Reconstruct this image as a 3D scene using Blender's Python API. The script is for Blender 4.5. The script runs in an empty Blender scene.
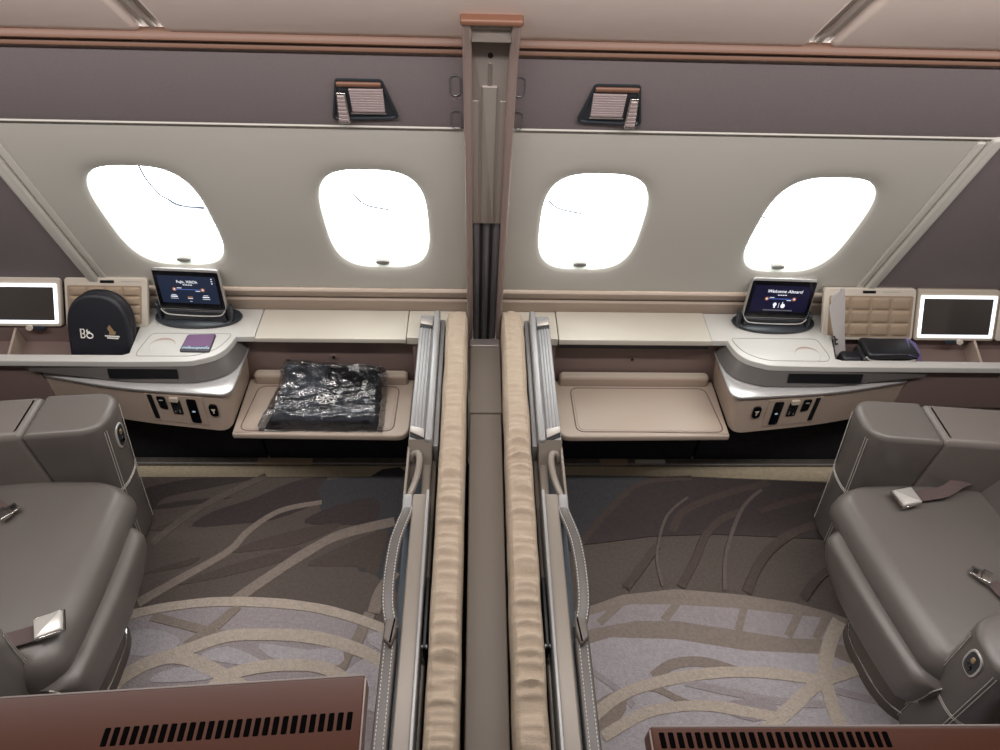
import bpy, bmesh, math, random
from math import sin, cos, tan, pi, radians, sqrt
from mathutils import Vector, Matrix, noise
random.seed(7)
SC = bpy.context.scene
COL = SC.collection

# ------------------------------------------------------------------ camera
FPX, PIT, YAW, ROL, CX, CH = 682.04, .7896, .0477, .0409, -.0243, 2.15
fw = Vector((sin(YAW)*cos(PIT), cos(YAW)*cos(PIT), -sin(PIT)))
r0 = Vector((cos(YAW), -sin(YAW), 0)); u0 = r0.cross(fw)
rt = r0*cos(ROL) + u0*sin(ROL); up = u0*cos(ROL) - r0*sin(ROL)
cd = bpy.data.cameras.new('camera'); cam = bpy.data.objects.new('camera', cd); COL.objects.link(cam)
cam.matrix_world = Matrix(((rt.x, up.x, -fw.x, CX), (rt.y, up.y, -fw.y, 0), (rt.z, up.z, -fw.z, CH), (0, 0, 0, 1)))
cd.sensor_width = 36; cd.lens = FPX*36/1000; cd.clip_start = .02
SC.camera = cam

def at(x, y, z):
    "the point of the horizontal plane at height z seen at a measured pixel"
    d = fw + rt*((x-500)/FPX) - up*((y-375)/FPX)
    t = (z-CH)/d.z
    return Vector((CX+d.x*t, d.y*t, z))

# ------------------------------------------------------------------ materials
def lin(h):
    h = h.lstrip('#'); o = []
    for i in (0, 2, 4):
        c = int(h[i:i+2], 16)/255
        o.append(c/12.92 if c <= .04045 else ((c+.055)/1.055)**2.4)
    return (*o, 1)
MATS = {}
def mat(name, col, rough=.5, metal=0, bump=0, bscale=200, var=0, vscale=8, emit=0, spec=.5, coat=0, stretch=None, detail=3):
    m = bpy.data.materials.new(name); m.use_nodes = True; MATS[name] = m
    nt = m.node_tree; b = nt.nodes['Principled BSDF']; c = lin(col)
    b.inputs['Base Color'].default_value = c
    b.inputs['Roughness'].default_value = rough; b.inputs['Metallic'].default_value = metal
    b.inputs['Specular IOR Level'].default_value = spec
    b.inputs['Coat Weight'].default_value = coat; b.inputs['Coat Roughness'].default_value = .08
    if emit:
        b.inputs['Emission Color'].default_value = c; b.inputs['Emission Strength'].default_value = emit
    if bump or var:
        tc = nt.nodes.new('ShaderNodeTexCoord'); mp = nt.nodes.new('ShaderNodeMapping')
        nt.links.new(tc.outputs['Object'], mp.inputs[0])
        if stretch: mp.inputs['Scale'].default_value = stretch
    if bump:
        n = nt.nodes.new('ShaderNodeTexNoise'); n.inputs['Scale'].default_value = bscale; n.inputs['Detail'].default_value = detail
        nt.links.new(mp.outputs[0], n.inputs['Vector'])
        bp = nt.nodes.new('ShaderNodeBump'); bp.inputs['Strength'].default_value = bump; bp.inputs['Distance'].default_value = .004
        nt.links.new(n.outputs['Fac'], bp.inputs['Height']); nt.links.new(bp.outputs[0], b.inputs['Normal'])
    if var:
        n = nt.nodes.new('ShaderNodeTexNoise'); n.inputs['Scale'].default_value = vscale; n.inputs['Detail'].default_value = 4
        nt.links.new(mp.outputs[0], n.inputs['Vector'])
        r = nt.nodes.new('ShaderNodeValToRGB')
        r.color_ramp.elements[0].position = .3; r.color_ramp.elements[1].position = .7
        r.color_ramp.elements[0].color = (*[k*(1-var) for k in c[:3]], 1)
        r.color_ramp.elements[1].color = (*[min(1, k*(1+var)) for k in c[:3]], 1)
        nt.links.new(n.outputs['Fac'], r.inputs[0]); nt.links.new(r.outputs[0], b.inputs['Base Color'])
    return m
def clear_mat(name, gloss, rough, tint=(1, 1, 1, 1), bump=0, bscale=30, fac=.1, floor_=0):
    m = bpy.data.materials.new(name); m.use_nodes = True; MATS[name] = m
    nt = m.node_tree; nt.nodes.remove(nt.nodes['Principled BSDF']); out = nt.nodes['Material Output']
    t = nt.nodes.new('ShaderNodeBsdfTransparent'); t.inputs[0].default_value = tint
    g = nt.nodes.new('ShaderNodeBsdfGlossy'); g.inputs['Roughness'].default_value = rough; g.inputs[0].default_value = (gloss, gloss, gloss, 1)
    mx = nt.nodes.new('ShaderNodeMixShader')
    fr = nt.nodes.new('ShaderNodeLayerWeight'); fr.inputs[0].default_value = fac
    mr = nt.nodes.new('ShaderNodeMapRange'); mr.inputs['To Min'].default_value = floor_
    nt.links.new(fr.outputs['Fresnel'], mr.inputs['Value']); nt.links.new(mr.outputs[0], mx.inputs[0]); nt.links.new(t.outputs[0], mx.inputs[1]); nt.links.new(g.outputs[0], mx.inputs[2])
    if bump:
        tc = nt.nodes.new('ShaderNodeTexCoord'); n = nt.nodes.new('ShaderNodeTexNoise'); n.inputs['Scale'].default_value = bscale; n.inputs['Detail'].default_value = 3
        n.inputs['Distortion'].default_value = 1.5
        nt.links.new(tc.outputs['Object'], n.inputs['Vector'])
        bp = nt.nodes.new('ShaderNodeBump'); bp.inputs['Strength'].default_value = bump; bp.inputs['Distance'].default_value = .02
        nt.links.new(n.outputs['Fac'], bp.inputs['Height']); nt.links.new(bp.outputs[0], g.inputs['Normal']); nt.links.new(bp.outputs[0], fr.inputs['Normal'])
    nt.links.new(mx.outputs[0], out.inputs[0])
    return m

mat('panel', '#c6c3bb', .55, bump=.08, bscale=500)
mat('sleeve', '#c9d0c6', .5)
mat('band', '#7b7273', .8, bump=.25, bscale=700, var=.06, vscale=300)
mat('cove', '#efdfd6', .6, bump=.06, bscale=400)
mat('cove_joint', '#bfb6ae', .4)
mat('lip', '#70503f', .45)
mat('bronze', '#73503f', .45, metal=.1)
mat('column_rail', '#9c8a84', .34, metal=.3)
mat('rail_metal', '#a29b98', .28, metal=.7)
mat('plate', '#a8a09a', .38, metal=.45)
mat('slot_grey', '#77777e', .4, metal=.4)
mat('black', '#0c0c10', .5)
mat('vent_black', '#0a0808', .9, spec=0)
mat('blackgloss', '#08090e', .12)
mat('navy', '#1b1b24', .9, bump=.3, bscale=300, var=.25, vscale=40)
mat('worktop', '#c4beb2', .22, var=.03, vscale=4, bump=.02, bscale=900)
mat('sidetable', '#bfbdb8', .3, bump=.02, bscale=900)
mat('shelf', '#b9b7b6', .2, metal=.35)
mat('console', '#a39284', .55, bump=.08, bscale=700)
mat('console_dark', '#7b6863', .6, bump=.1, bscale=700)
mat('bench', '#b1a294', .42, bump=.05, bscale=800)
mat('rimdark', '#75716f', .3, metal=.3)
mat('ledge', '#b5aa9b', .5)
mat('quilt', '#9a8772', .6, bump=.12, bscale=500)
mat('lidframe', '#c6bdb0', .4)
mat('glow', '#f2f6ff', .4, emit=1.25)
mat('mirror', '#d6dade', .03, metal=1)
mat('leather', '#69635f', .34, bump=.12, bscale=420, var=.04, vscale=5)
mat('leather_light', '#756e69', .36, bump=.12, bscale=420)
mat('leather_dark', '#5e5650', .5, bump=.12, bscale=420)
mat('stitch', '#d8d4cc', .7)
mat('chrome', '#d6d4d0', .15, metal=1)
mat('buckle', '#cfccc6', .34, metal=.35)
mat('webbing', '#5d4e4c', .8, bump=.4, bscale=300)
mat('pad', '#a59583', .85, bump=.5, bscale=160, var=.07, vscale=60, stretch=(1, 7, 1))
mat('divider', '#6f665d', .6, bump=.08, bscale=600)
mat('bedframe', '#7f766d', .4, metal=.15)
mat('bedmetal', '#929191', .36, metal=.2)
mat('bedblue', '#4d565e', .4)
mat('strap', '#55504d', .38, bump=.15, bscale=400)
mat('gloss_brown', '#4a2a1e', .3, spec=.22)
mat('gloss_edge', '#8f8480', .3, metal=.2)
mat('case', '#15161f', .55, bump=.2, bscale=500)
mat('gold', '#b79c76', .35, metal=.5)
mat('ink_white', '#e9e6e0', .6)
mat('purple', '#6d4f72', .6, bump=.1, bscale=500)
mat('tag_edge', '#3a3840', .5)
mat('ltblue', '#bcd3e8', .6)
mat('tablet_body', '#26282c', .3)
mat('tablet_edge', '#c2c0be', .25, metal=.6)
mat('screen_blue', '#1a2234', .12, emit=.55)
mat('screen_violet', '#14132a', .12, emit=.5)
mat('ui_white', '#e8edf5', .5, emit=.4)
mat('ui_orange', '#a8683c', .5, emit=.35)
mat('ui_line', '#4a68b0', .5, emit=.6)
mat('dock', '#2b3036', .32)
mat('garment', '#30353d', .8, bump=.35, bscale=140)
mat('garment_dark', '#11161d', .85, bump=.2, bscale=140)
mat('garment_grey', '#4a4f57', .8, bump=.35, bscale=140)
mat('bag_leather', '#1b1d22', .35, bump=.2, bscale=350)
mat('bag_lining', '#6a5a96', .4)
mat('paper', '#c9c4c2', .7, bump=.05, bscale=60)
mat('ceiling', '#b8aca2', .7)
mat('backwall', '#6a605a', .7)
mat('track', '#6a645c', .35, metal=.3, var=.2, vscale=30)
mat('track_dark', '#26221f', .45, metal=.3)
mat('wire', '#31425f', .6)
mat('lamp_lens', '#b3a3a3', .3, metal=.3)
mat('grey_line', '#8c8a86', .5)
clear_mat('pane', 1, .02, fac=.03)
clear_mat('film', 1, .1, tint=(.93, .94, .96, 1), bump=.35, bscale=22, fac=.35, floor_=.07)
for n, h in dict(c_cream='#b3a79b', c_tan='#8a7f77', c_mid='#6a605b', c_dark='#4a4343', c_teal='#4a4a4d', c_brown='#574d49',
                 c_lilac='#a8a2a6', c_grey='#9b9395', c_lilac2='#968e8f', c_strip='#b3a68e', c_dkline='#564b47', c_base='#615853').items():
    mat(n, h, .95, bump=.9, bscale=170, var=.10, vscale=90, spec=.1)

# ------------------------------------------------------------------ mesh helpers
def BM(): return bmesh.new()
def addbox(bm, x0, x1, y0, y1, z0, z1, r=0, seg=3):
    t = bmesh.new()
    bmesh.ops.create_cube(t, size=1)
    for v in t.verts:
        v.co = Vector(((x0+x1)/2+v.co.x*(x1-x0), (y0+y1)/2+v.co.y*(y1-y0), (z0+z1)/2+v.co.z*(z1-z0)))
    if r > 0:
        r = min(r, .49*min(abs(x1-x0), abs(y1-y0), abs(z1-z0)))
        bmesh.ops.bevel(t, geom=t.edges[:], offset=r, segments=seg, profile=.5, affect='EDGES')
    merge(bm, t); return bm
def merge(bm, t):
    vm = {}
    for v in t.verts: vm[v] = bm.verts.new(v.co)
    for f in t.faces:
        try:
            g = bm.faces.new([vm[v] for v in f.verts]); g.material_index = f.material_index
        except ValueError: pass
    t.free()
def addprism(bm, poly, z0, z1, r=0, seg=3, only_top=True, mi=0):
    t = bmesh.new()
    lo = [t.verts.new((p[0], p[1], z0)) for p in poly]; hi = [t.verts.new((p[0], p[1], z1)) for p in poly]
    t.faces.new(hi); t.faces.new(lo[::-1]); n = len(poly)
    for i in range(n): t.faces.new((lo[i], lo[(i+1) % n], hi[(i+1) % n], hi[i]))
    bmesh.ops.recalc_face_normals(t, faces=t.faces[:])
    if r:
        es = [e for e in t.edges if all(abs(v.co.z-z1) < 1e-7 for v in e.verts)] if only_top else [e for e in t.edges if abs(e.verts[0].co.z-e.verts[1].co.z) < 1e-7]
        bmesh.ops.bevel(t, geom=es, offset=r, segments=seg, profile=.5, affect='EDGES')
    for f in t.faces: f.material_index = mi
    merge(bm, t); return bm
def smooth_path(pts, n=8, closed=False):
    pts = [Vector(p) for p in pts]; out = []; m = len(pts)
    rng = range(m if closed else m-1)
    for i in rng:
        g = (lambda k: pts[k % m]) if closed else (lambda k: pts[min(max(k, 0), m-1)])
        a, b, c, d = g(i-1), g(i), g(i+1), g(i+2)
        for k in range(n):
            t = k/n
            out.append(.5*((2*b)+(c-a)*t+(2*a-5*b+4*c-d)*t*t+(3*b-a-3*c+d)*t**3))
    if not closed: out.append(pts[-1])
    return out
def addtube(bm, path, r, k=8, closed=False, flat=None, upv=(0, 0, 1)):
    "sweep of a circle (or an ellipse flat=(a, b): a sideways, b along the up vector)"
    path = [Vector(p) for p in path]; n = len(path); rings = []; U = Vector(upv)
    for i, p in enumerate(path):
        a = path[i-1] if (i or closed) else p; b = path[(i+1) % n] if (i < n-1 or closed) else p
        d = (b-a).normalized()
        s = d.cross(U)
        if s.length < 1e-4: s = d.cross(Vector((1, 0, 0)))
        s.normalize(); w = s.cross(d)
        ra, rb = flat if flat else (r, r)
        rings.append([bm.verts.new(p+s*ra*cos(2*pi*j/k)+w*rb*sin(2*pi*j/k)) for j in range(k)])
    m = n if closed else n-1
    for i in range(m):
        A, B = rings[i], rings[(i+1) % n]
        for j in range(k): bm.faces.new((A[j], A[(j+1) % k], B[(j+1) % k], B[j]))
    if not closed: bm.faces.new(rings[0][::-1]); bm.faces.new(rings[-1])
    return bm
def addgrid(bm, rows, closed_u=False):
    vs = [[bm.verts.new(p) for p in r] for r in rows]; n = len(vs[0])
    for i in range(len(vs)-1):
        for j in range(n if closed_u else n-1):
            bm.faces.new((vs[i][j], vs[i][(j+1) % n], vs[i+1][(j+1) % n], vs[i+1][j]))
    return vs
def addstitch(bm, path, dash=.006, gap=.004, r=.0009):
    path = [Vector(p) for p in path]; acc = 0
    L = [0]
    for a, b in zip(path, path[1:]): L.append(L[-1]+(b-a).length)
    def pt(s):
        for i in range(len(L)-1):
            if s <= L[i+1]: return path[i].lerp(path[i+1], (s-L[i])/max(1e-9, L[i+1]-L[i]))
        return path[-1]
    s = 0
    while s+dash < L[-1]:
        addtube(bm, [pt(s), pt(s+dash)], r, 4); s += dash+gap
    return bm
def rrect(x0, x1, y0, y1, r, k=6):
    o = []
    for cx, cy, a in ((x1-r, y1-r, 0), (x0+r, y1-r, 90), (x0+r, y0+r, 180), (x1-r, y0+r, 270)):
        for i in range(k+1):
            t = radians(a+90*i/k); o.append((cx+r*cos(t), cy+r*sin(t)))
    return o
def superell(a, b, n, k=64):
    o = []
    for i in range(k):
        t = 2*pi*i/k; c, s = cos(t), sin(t)
        o.append((a*math.copysign(abs(c)**(2/n), c), b*math.copysign(abs(s)**(2/n), s)))
    return o
def roundpoly(pts, rad, k=6):
    n = len(pts); o = []
    for i in range(n):
        p = Vector(pts[i][:2]); a = Vector(pts[i-1][:2]); b = Vector(pts[(i+1) % n][:2])
        r = rad[i] if isinstance(rad, (list, tuple)) else rad
        if r <= 0: o.append(tuple(p)); continue
        da = (a-p).normalized(); db = (b-p).normalized()
        p0 = p+da*r; p1 = p+db*r
        for j in range(k+1):
            t = j/k; q = p0*(1-t)**2+p*2*t*(1-t)+p1*t*t; o.append((q.x, q.y))
    return o

def rootloc(o):
    v = Vector((0, 0, 0))
    while o is not None: v += o.location; o = o.parent
    return v
def obj(name, bm, m, parent=None, s=1, smooth=35, bev=0):
    "link a bmesh built in world coordinates (x mirrored when s = -1) as one mesh object"
    if s < 0:
        for v in bm.verts: v.co.x = -v.co.x
        bmesh.ops.reverse_faces(bm, faces=bm.faces[:])
    me = bpy.data.meshes.new(name)
    ms = m if isinstance(m, (list, tuple)) else [m]
    for k in ms: me.materials.append(MATS[k])
    o = bpy.data.objects.new(name, me); COL.objects.link(o)
    if parent is not None: o.parent = parent; off = rootloc(parent)
    else:
        xs = [v.co for v in bm.verts]
        off = Vector(((min(p.x for p in xs)+max(p.x for p in xs))/2, (min(p.y for p in xs)+max(p.y for p in xs))/2, min(p.z for p in xs)))
        o.location = off
    for v in bm.verts: v.co -= off
    bm.to_mesh(me); bm.free()
    if smooth:
        for p in me.polygons: p.use_smooth = True
        me.set_sharp_from_angle(angle=radians(smooth))
    if bev:
        md = o.modifiers.new('bevel', 'BEVEL'); md.width = bev; md.segments = 3; md.limit_method = 'ANGLE'
    return o
def thing(name, loc, label, cat, group=None):
    o = bpy.data.objects.new(name, None); COL.objects.link(o); o.location = loc; o.empty_display_size = .05
    return tag(o, label, cat, group)
def tag(o, label, cat, group=None):
    o['label'] = label; o['category'] = cat
    if group: o['group'] = group
    return o
def struct(o):
    o['kind'] = 'structure'; return o
def text_bm(txt, size, M, depth=.0006, shear=0, align='CENTER'):
    cu = bpy.data.curves.new('lettering', 'FONT'); cu.body = txt; cu.size = size; cu.extrude = depth/2; cu.shear = shear
    cu.align_x = align; cu.resolution_u = 3
    t = bpy.data.objects.new('lettering', cu); COL.objects.link(t)
    dg = bpy.context.evaluated_depsgraph_get(); me = bpy.data.meshes.new_from_object(t.evaluated_get(dg))
    bm = bmesh.new(); bm.from_mesh(me); bm.transform(M)
    bpy.data.objects.remove(t); bpy.data.curves.remove(cu); bpy.data.meshes.remove(me)
    return bm
def frame(o, x, y):
    "matrix with origin o, x axis x, y axis y (for lettering on surfaces)"
    x = Vector(x).normalized(); y = Vector(y); y = (y-x*y.dot(x)).normalized(); z = x.cross(y)
    return Matrix(((x.x, y.x, z.x, o[0]), (x.y, y.y, z.y, o[1]), (x.z, y.z, z.z, o[2]), (0, 0, 0, 1)))

# ------------------------------------------------------------------ leaning cabin wall
LAM = .2902; NY, NZ = -cos(LAM), -sin(LAM)
def WP(u, z, n=0):
    return Vector((u, 1.7382-tan(LAM)*(z-1)+NY*n, z+NZ*n))
def wallstrip(bm, u0, u1, prof):
    addgrid(bm, [[WP(u0, z, n), WP(u1, z, n)] for z, n in prof])
def wallprism(bm, poly, n0, n1, r=0):
    "polygon in wall coordinates (u, z) extruded from offset n0 to n1"
    t = bmesh.new(); addprism(t, poly, n0, n1, r)
    for v in t.verts: v.co = WP(v.co.x, v.co.y, v.co.z)
    bmesh.ops.recalc_face_normals(t, faces=t.faces[:])
    merge(bm, t); return bm

WZ, WA, WB = 1.022, .1525, .204        # window centre height, half sizes
wins = (-.954, -.324, .312, .963)
PU = 1.262                            # outer edge of the window panels
def panel_cell(bm, u0, u1, z0, z1, cu):
    K = 64
    def ring(a, b, n, off): return [WP(cu+x, WZ+y, off) for x, y in superell(a, b, n+.35, K)]
    rect = []
    for x, y in superell(WA, WB, 3.25, K):
        t = min([((u1-cu)/x if x > 0 else (u0-cu)/x) if abs(x) > 1e-9 else 1e9, ((z1-WZ)/y if y > 0 else (z0-WZ)/y) if abs(y) > 1e-9 else 1e9])
        rect.append([cu+x*t, WZ+y*t])
    for c in ((u0, z0), (u0, z1), (u1, z0), (u1, z1)):
        min(rect, key=lambda p: (p[0]-c[0])**2+(p[1]-c[1])**2)[:] = c
    rows = [[WP(u, z) for u, z in rect], ring(WA+.055, WB+.055, 2.6, 0), ring(WA+.035, WB+.035, 2.7, -.0012), ring(WA+.015, WB+.015, 2.8, -.0042), ring(WA+.004, WB+.004, 2.88, -.008), ring(WA, WB, 2.9, -.012)]
    vs = addgrid(bm, rows, True)
Z0, Z1 = .722, 1.376
for name, cells in (('wall_left', ((-PU, -.634, wins[0]), (-.634, -.03, wins[1]))), ('wall_right', ((.03, .634, wins[2]), (.634, PU+.025, wins[3])))):
    bm = BM()
    for a, b, c in cells: panel_cell(bm, a, b, Z0, Z1, c)
    bmesh.ops.remove_doubles(bm, verts=bm.verts[:], dist=1e-5)
    bmesh.ops.recalc_face_normals(bm, faces=bm.faces[:])
    struct(obj(name, bm, 'panel', smooth=40))
# the panels' rims, beads and the darker lining around them
def wtube(bm, pts, r, n=0, k=8): addtube(bm, [WP(u, z, n) for u, z in pts], r, k)
for i, (s, w) in enumerate(((-1, 1.262), (1, 1.287))):
    bm = BM()
    wallprism(bm, rrect(*sorted((s*(w-.034), s*(w-.012))), .62, 1.366, .006), 0, .006, .004)
    wallprism(bm, rrect(*sorted((s*(w-.008), s*(w+.026))), .62, 1.385, .012), -.004, .016, .008)
    wtube(bm, [(s*.07, 1.380), (s*(w+.01), 1.380)], .003, .004)
    struct(obj('trim_%d' % (i+1), bm, 'panel'))
bm = BM()
for a, b in ((-2.35, -.05), (.05, 2.35)): wallstrip(bm, a, b, [(1.362, -.003), (1.380, -.003), (1.384, .004), (1.40, .007), (1.585, .010)])
struct(obj('trim_3', bm, 'band'))
for i, s in enumerate((-1, 1)):
    w = 1.276 if s < 0 else 1.302
    bm = BM(); wallstrip(bm, *sorted((s*w, s*2.35)), [(.55, .006), (1.40, .006)])
    struct(obj('trim_%d' % (4+i), bm, 'band'))
# lip above the lining, then the coved upper wall leaning into the cabin
bm = BM()
prof = [(1.575, .006), (1.583, .016), (1.592, .021), (1.600, .017), (1.604, .010)]
for a, b in ((-2.35, -.05), (.05, 2.35)): wallstrip(bm, a, b, prof)
prof2 = [(1.604, .010), (1.608, .024), (1.615, .030), (1.622, .026), (1.63, .010)]
for a, b in ((-2.35, -.05), (.05, 2.35)): wallstrip(bm, a, b, prof2)
struct(obj('trim_6', bm, 'lip'))
cv0 = WP(0, 1.612, .012)
def CV(u, d, n=0):                   # point d metres up the cove, n proud of it
    a = radians(46)
    return Vector((u, cv0.y-d*sin(a)-n*cos(a), cv0.z+.006+d*cos(a)-n*sin(a)))
bm = BM()
for a, b in ((-2.35, -.735), (-.685, .685), (.735, 2.35)):
    rows = []
    ds = [0, .004, .012, .03, .2, .42]; ns = [-.012, -.002, .004, .006, .006, .006]
    ea = .014
    for d, n in zip(ds, ns):
        rows.append([CV(a, d, n-.02), CV(a+.003, d, n-.006), CV(a+ea, d, n), CV((a+b)/2, d, n), CV(b-ea, d, n), CV(b-.003, d, n-.006), CV(b, d, n-.02)])
    addgrid(bm, rows)
bmesh.ops.recalc_face_normals(bm, faces=bm.faces[:])
struct(obj('ceiling_cove', bm, 'cove', smooth=60))
bm = BM()
addgrid(bm, [[CV(u, d, -.012) for u in (-2.35, 2.35)] for d in (0, .42)])
for c in (-.71, .71): addtube(bm, [CV(c, 0, -.008), CV(c, .42, -.008)], .007, 8)
struct(obj('ceiling_joint', bm, 'cove_joint'))
# ceiling, aisle side and ends, floor slab: the closed cabin round the camera
ct = CV(0, .42, .006)
bm = BM()
addgrid(bm, [[Vector((u, y, z)) for u in (-2.35, 2.35)] for y, z in ((ct.y, ct.z), (ct.y-.12, ct.z+.2), (ct.y-.3, 2.42), (-1.6, 2.42))])
struct(obj('ceiling', bm, 'ceiling'))
bm = BM(); addgrid(bm, [[Vector((u, -1.6, z)) for u in (-2.35, 2.35)] for z in (0, 2.42)])
struct(obj('wall_aisle', bm, 'backwall'))
for nme, x in (('wall_left_end', -2.35), ('wall_right_end', 2.35)):
    bm = BM(); bm.faces.new([bm.verts.new((x, y, z)) for y, z in ((-1.6, 0), (2.05, 0), (1.75, 1.0), (1.5, 1.7), (1.2, 2.42), (-1.6, 2.42))])
    struct(obj(nme, bm, 'backwall'))
# sill moulding under the panels and the wall below the worktop
bm = BM()
for a, b in ((-2.35, -.05), (.05, 2.35)): wallstrip(bm, a, b, [(.724, -.004), (.716, -.004), (.715, .004), (.712, .010), (.690, .013), (.684, .010), (.682, .002), (.676, .002), (.675, .012), (.671, .017), (.640, .020), (.618, .018), (.612, .004), (.0, .0)])
struct(obj('trim_7', bm, 'console'))

# windows: sleeve, pane, marks on the pane, shade latch
marks = {0: [[(-.948, 1.21), (-.949, 1.149), (-.936, 1.096), (-.922, 1.08), (-.891, 1.053), (-.827, 1.046)], [(-.924, 1.073), (-.893, 1.047), (-.83, 1.041)]],
         1: [[(-.384, 1.112), (-.354, 1.068), (-.289, 1.049)]], 2: [[(.181, 1.096), (.216, 1.064), (.284, 1.045)]], 3: [[(.82, 1.047), (.845, 1.039)]]}
for i, cu in enumerate(wins):
    def ring(a, b, n, off, dz=0): return [WP(cu+x, WZ+dz+y, off) for x, y in superell(a, b, n+.35, 64)]
    bm = BM()
    addgrid(bm, [ring(WA, WB, 2.9, -.012), ring(WA-.002, WB-.002, 2.9, -.026), ring(WA-.004, WB-.004, 2.9, -.045), ring(WA+.012, WB+.012, 2.9, -.047), ring(WA+.012, WB+.012, 2.9, -.06)], True)
    w = struct(obj('window_%d' % (i+1), bm, 'sleeve', smooth=50))
    bm = BM(); bm.faces.new([bm.verts.new(p) for p in ring(WA+.011, WB+.011, 2.9, -.052)]); obj('window_pane', bm, 'pane', w)
    bm = BM()
    for k, pts in enumerate(marks[i]): addtube(bm, smooth_path([WP(u, z-.012, -.049) for u, z in pts], 8), (.0024 if k == 0 else .0014) if i == 0 else .0024, 5)
    obj('pane_line', bm, 'wire', w)
    bm = BM(); t = BM()
    wallprism(bm, [(cu-.005+x, .834+y) for x, y in superell(.022, .010, 2.2, 24)], -.03, -.014, .004)
    obj('shade_latch', bm, 'grey_line', w)
    bm = BM()
    addtube(bm, [WP(cu+x*(WA-.012), WZ+y*(WB-.012), -.044) for x, y in [(cos(t), sin(t)) for t in [radians(205+k*7) for k in range(20)]] for x, y in [(math.copysign(abs(x)**.72, x), math.copysign(abs(y)**.72, y))]], .0012, 5)
    obj('shade_edge', bm, 'grey_line', w)

# ------------------------------------------------------------------ reading lights in the lining
def reading_light(s, dx, label):
    root = thing('reading_light', WP(s*.29+dx, 1.41, .01), label, 'reading light', 'recessed reading lights')
    def tr(bm):
        for v in bm.verts: v.co.x += s*dx
        return bm
    q = roundpoly([(.378, 1.405), (.215, 1.412), (.246, 1.517), (.352, 1.517)][::-1], [.006, .008, .016, .016])
    t = BM()
    # raised rim ring and dark tray
    inner = [((x-.297)*.93+.297, (z-1.462)*.93+1.462) for x, z in q]
    low = [((x-.297)*.90+.297, (z-1.462)*.90+1.462) for x, z in q]
    addgrid(t, [[WP(x, z, .0095) for x, z in q], [WP(x, z, .0145) for x, z in q], [WP(x, z, .0145) for x, z in inner], [WP(x, z, .0102) for x, z in low]], True)
    t.faces.new([t.verts.new(WP(x, z, .0102)) for x, z in low])
    bmesh.ops.recalc_face_normals(t, faces=t.faces[:])
    obj('housing', tr(t), 'dock', root, s)
    t = BM(); addtube(t, [WP(.350, 1.505, .012), WP(.249, 1.505, .012)], .007, 12); obj('top_bar', tr(t), 'bronze', root, s)
    t = BM()
    for k in range(9):
        z = 1.432+k*.0068; wallprism(t, [(.248-k*.0002, z), (.325, z), (.325, z+.0064), (.248-k*.0002, z+.0064)], .010, .016, .0012)
    obj('lens', tr(t), 'lamp_lens', root, s)
    t = BM(); wallprism(t, [(.245, 1.427), (.328, 1.427), (.328, 1.431), (.245, 1.431)], .010, .017); obj('lens_edge', tr(t), 'chrome', root, s)
    t = BM(); wallprism(t, roundpoly([(.334, 1.402), (.362, 1.402), (.354, 1.487), (.333, 1.487)], [.006, .006, .002, .002]), .012, .022, .002)
    sp = obj('spotlight', tr(t), 'chrome', root, s)
    t = BM()
    for k in range(7):
        z = 1.410+k*.0105; wallprism(t, [(.3365, z), (.358-k*.001, z), (.358-k*.001, z+.008), (.3365, z+.008)], .021, .0245, .001)
    obj('spotlight_ribs', tr(t), 'lamp_lens', sp, s)
reading_light(-1, 0, 'small recessed reading light above the second window from the left')
reading_light(1, -.004, 'small recessed reading light above the third window from the left')
for s, dx in ((-1, 0), (1, -.01)):
    bm = BM()
    for z in (1.505, 1.412):
        q = rrect(.068, .092, z-.026, z+.026, .011); addtube(bm, [WP(x+dx, y, .011) for x, y in q], .0012, 5, True)
    struct(obj('trim_8' if s < 0 else 'trim_9', bm, 'slot_grey', None, s))

# ------------------------------------------------------------------ guide column between the windows
colm = thing('guide_column', WP(0, .45, .03), 'tall ribbed metal guide column on the wall between the two middle windows', 'column')
for s in (-1, 1):
    bm = BM(); q = [(.40, -.03), (1.704, -.03), (1.704, .092), (1.685, .086), (1.65, .070), (1.61, .056), (1.55, .047), (1.48, .045), (.40, .045)]
    t = bmesh.new(); addprism(t, q, .040, .060, .007, 4, only_top=False)
    for v in t.verts: v.co = WP(v.co.z, v.co.x, v.co.y)
    bmesh.ops.recalc_face_normals(t, faces=t.faces[:]); merge(bm, t)
    obj('side_rail', bm, 'column_rail', colm, s)
bm = BM(); wallprism(bm, rrect(-.052, .052, .40, 1.655, .002), -.01, .010); obj('back_plate', bm, 'slot_grey', colm)
bm = BM()
for a, b in ((-.041, -.033), (-.0155, -.0075), (.0075, .0155), (.033, .041)):
    pass
for c in (-.0145, .0145): wallprism(bm, rrect(c-.0045, c+.0045, .41, 1.07, .002), .009, .0115)
obj('slot', bm, 'black', colm)
bm = BM()
for a, b in ((-.040, -.021), (-.008, .008), (.021, .040)): wallprism(bm, rrect(a, b, .41, 1.068, .002), .010, .017, .003)
obj('slat_guide', bm, 'slot_grey', colm)
bm = BM(); wallprism(bm, rrect(-.041, .041, 1.062, 1.632, .002), .010, .021, .002); wallprism(bm, rrect(-.0175, .0175, 1.068, 1.515, .002), .020, .026, .002)
for c in (-.0175, .0175): wallprism(bm, rrect(c*1.9-.008, c*1.9+.008, 1.066, 1.475, .002), .020, .0235, .001)
cp = obj('cover_plate', bm, 'plate', colm)
bm = BM(); wallprism(bm, superell(.0065, .0065, 2, 16) and [(x, 1.590+y) for x, y in superell(.0062, .0066, 2, 16)], .0205, .0222); obj('screw_hole', bm, 'black', cp)
bm = BM(); wallprism(bm, rrect(-.0045, .0045, 1.505, 1.572, .004), .0205, .0235, .001); obj('latch_slot', bm, 'rail_metal', cp)
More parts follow.
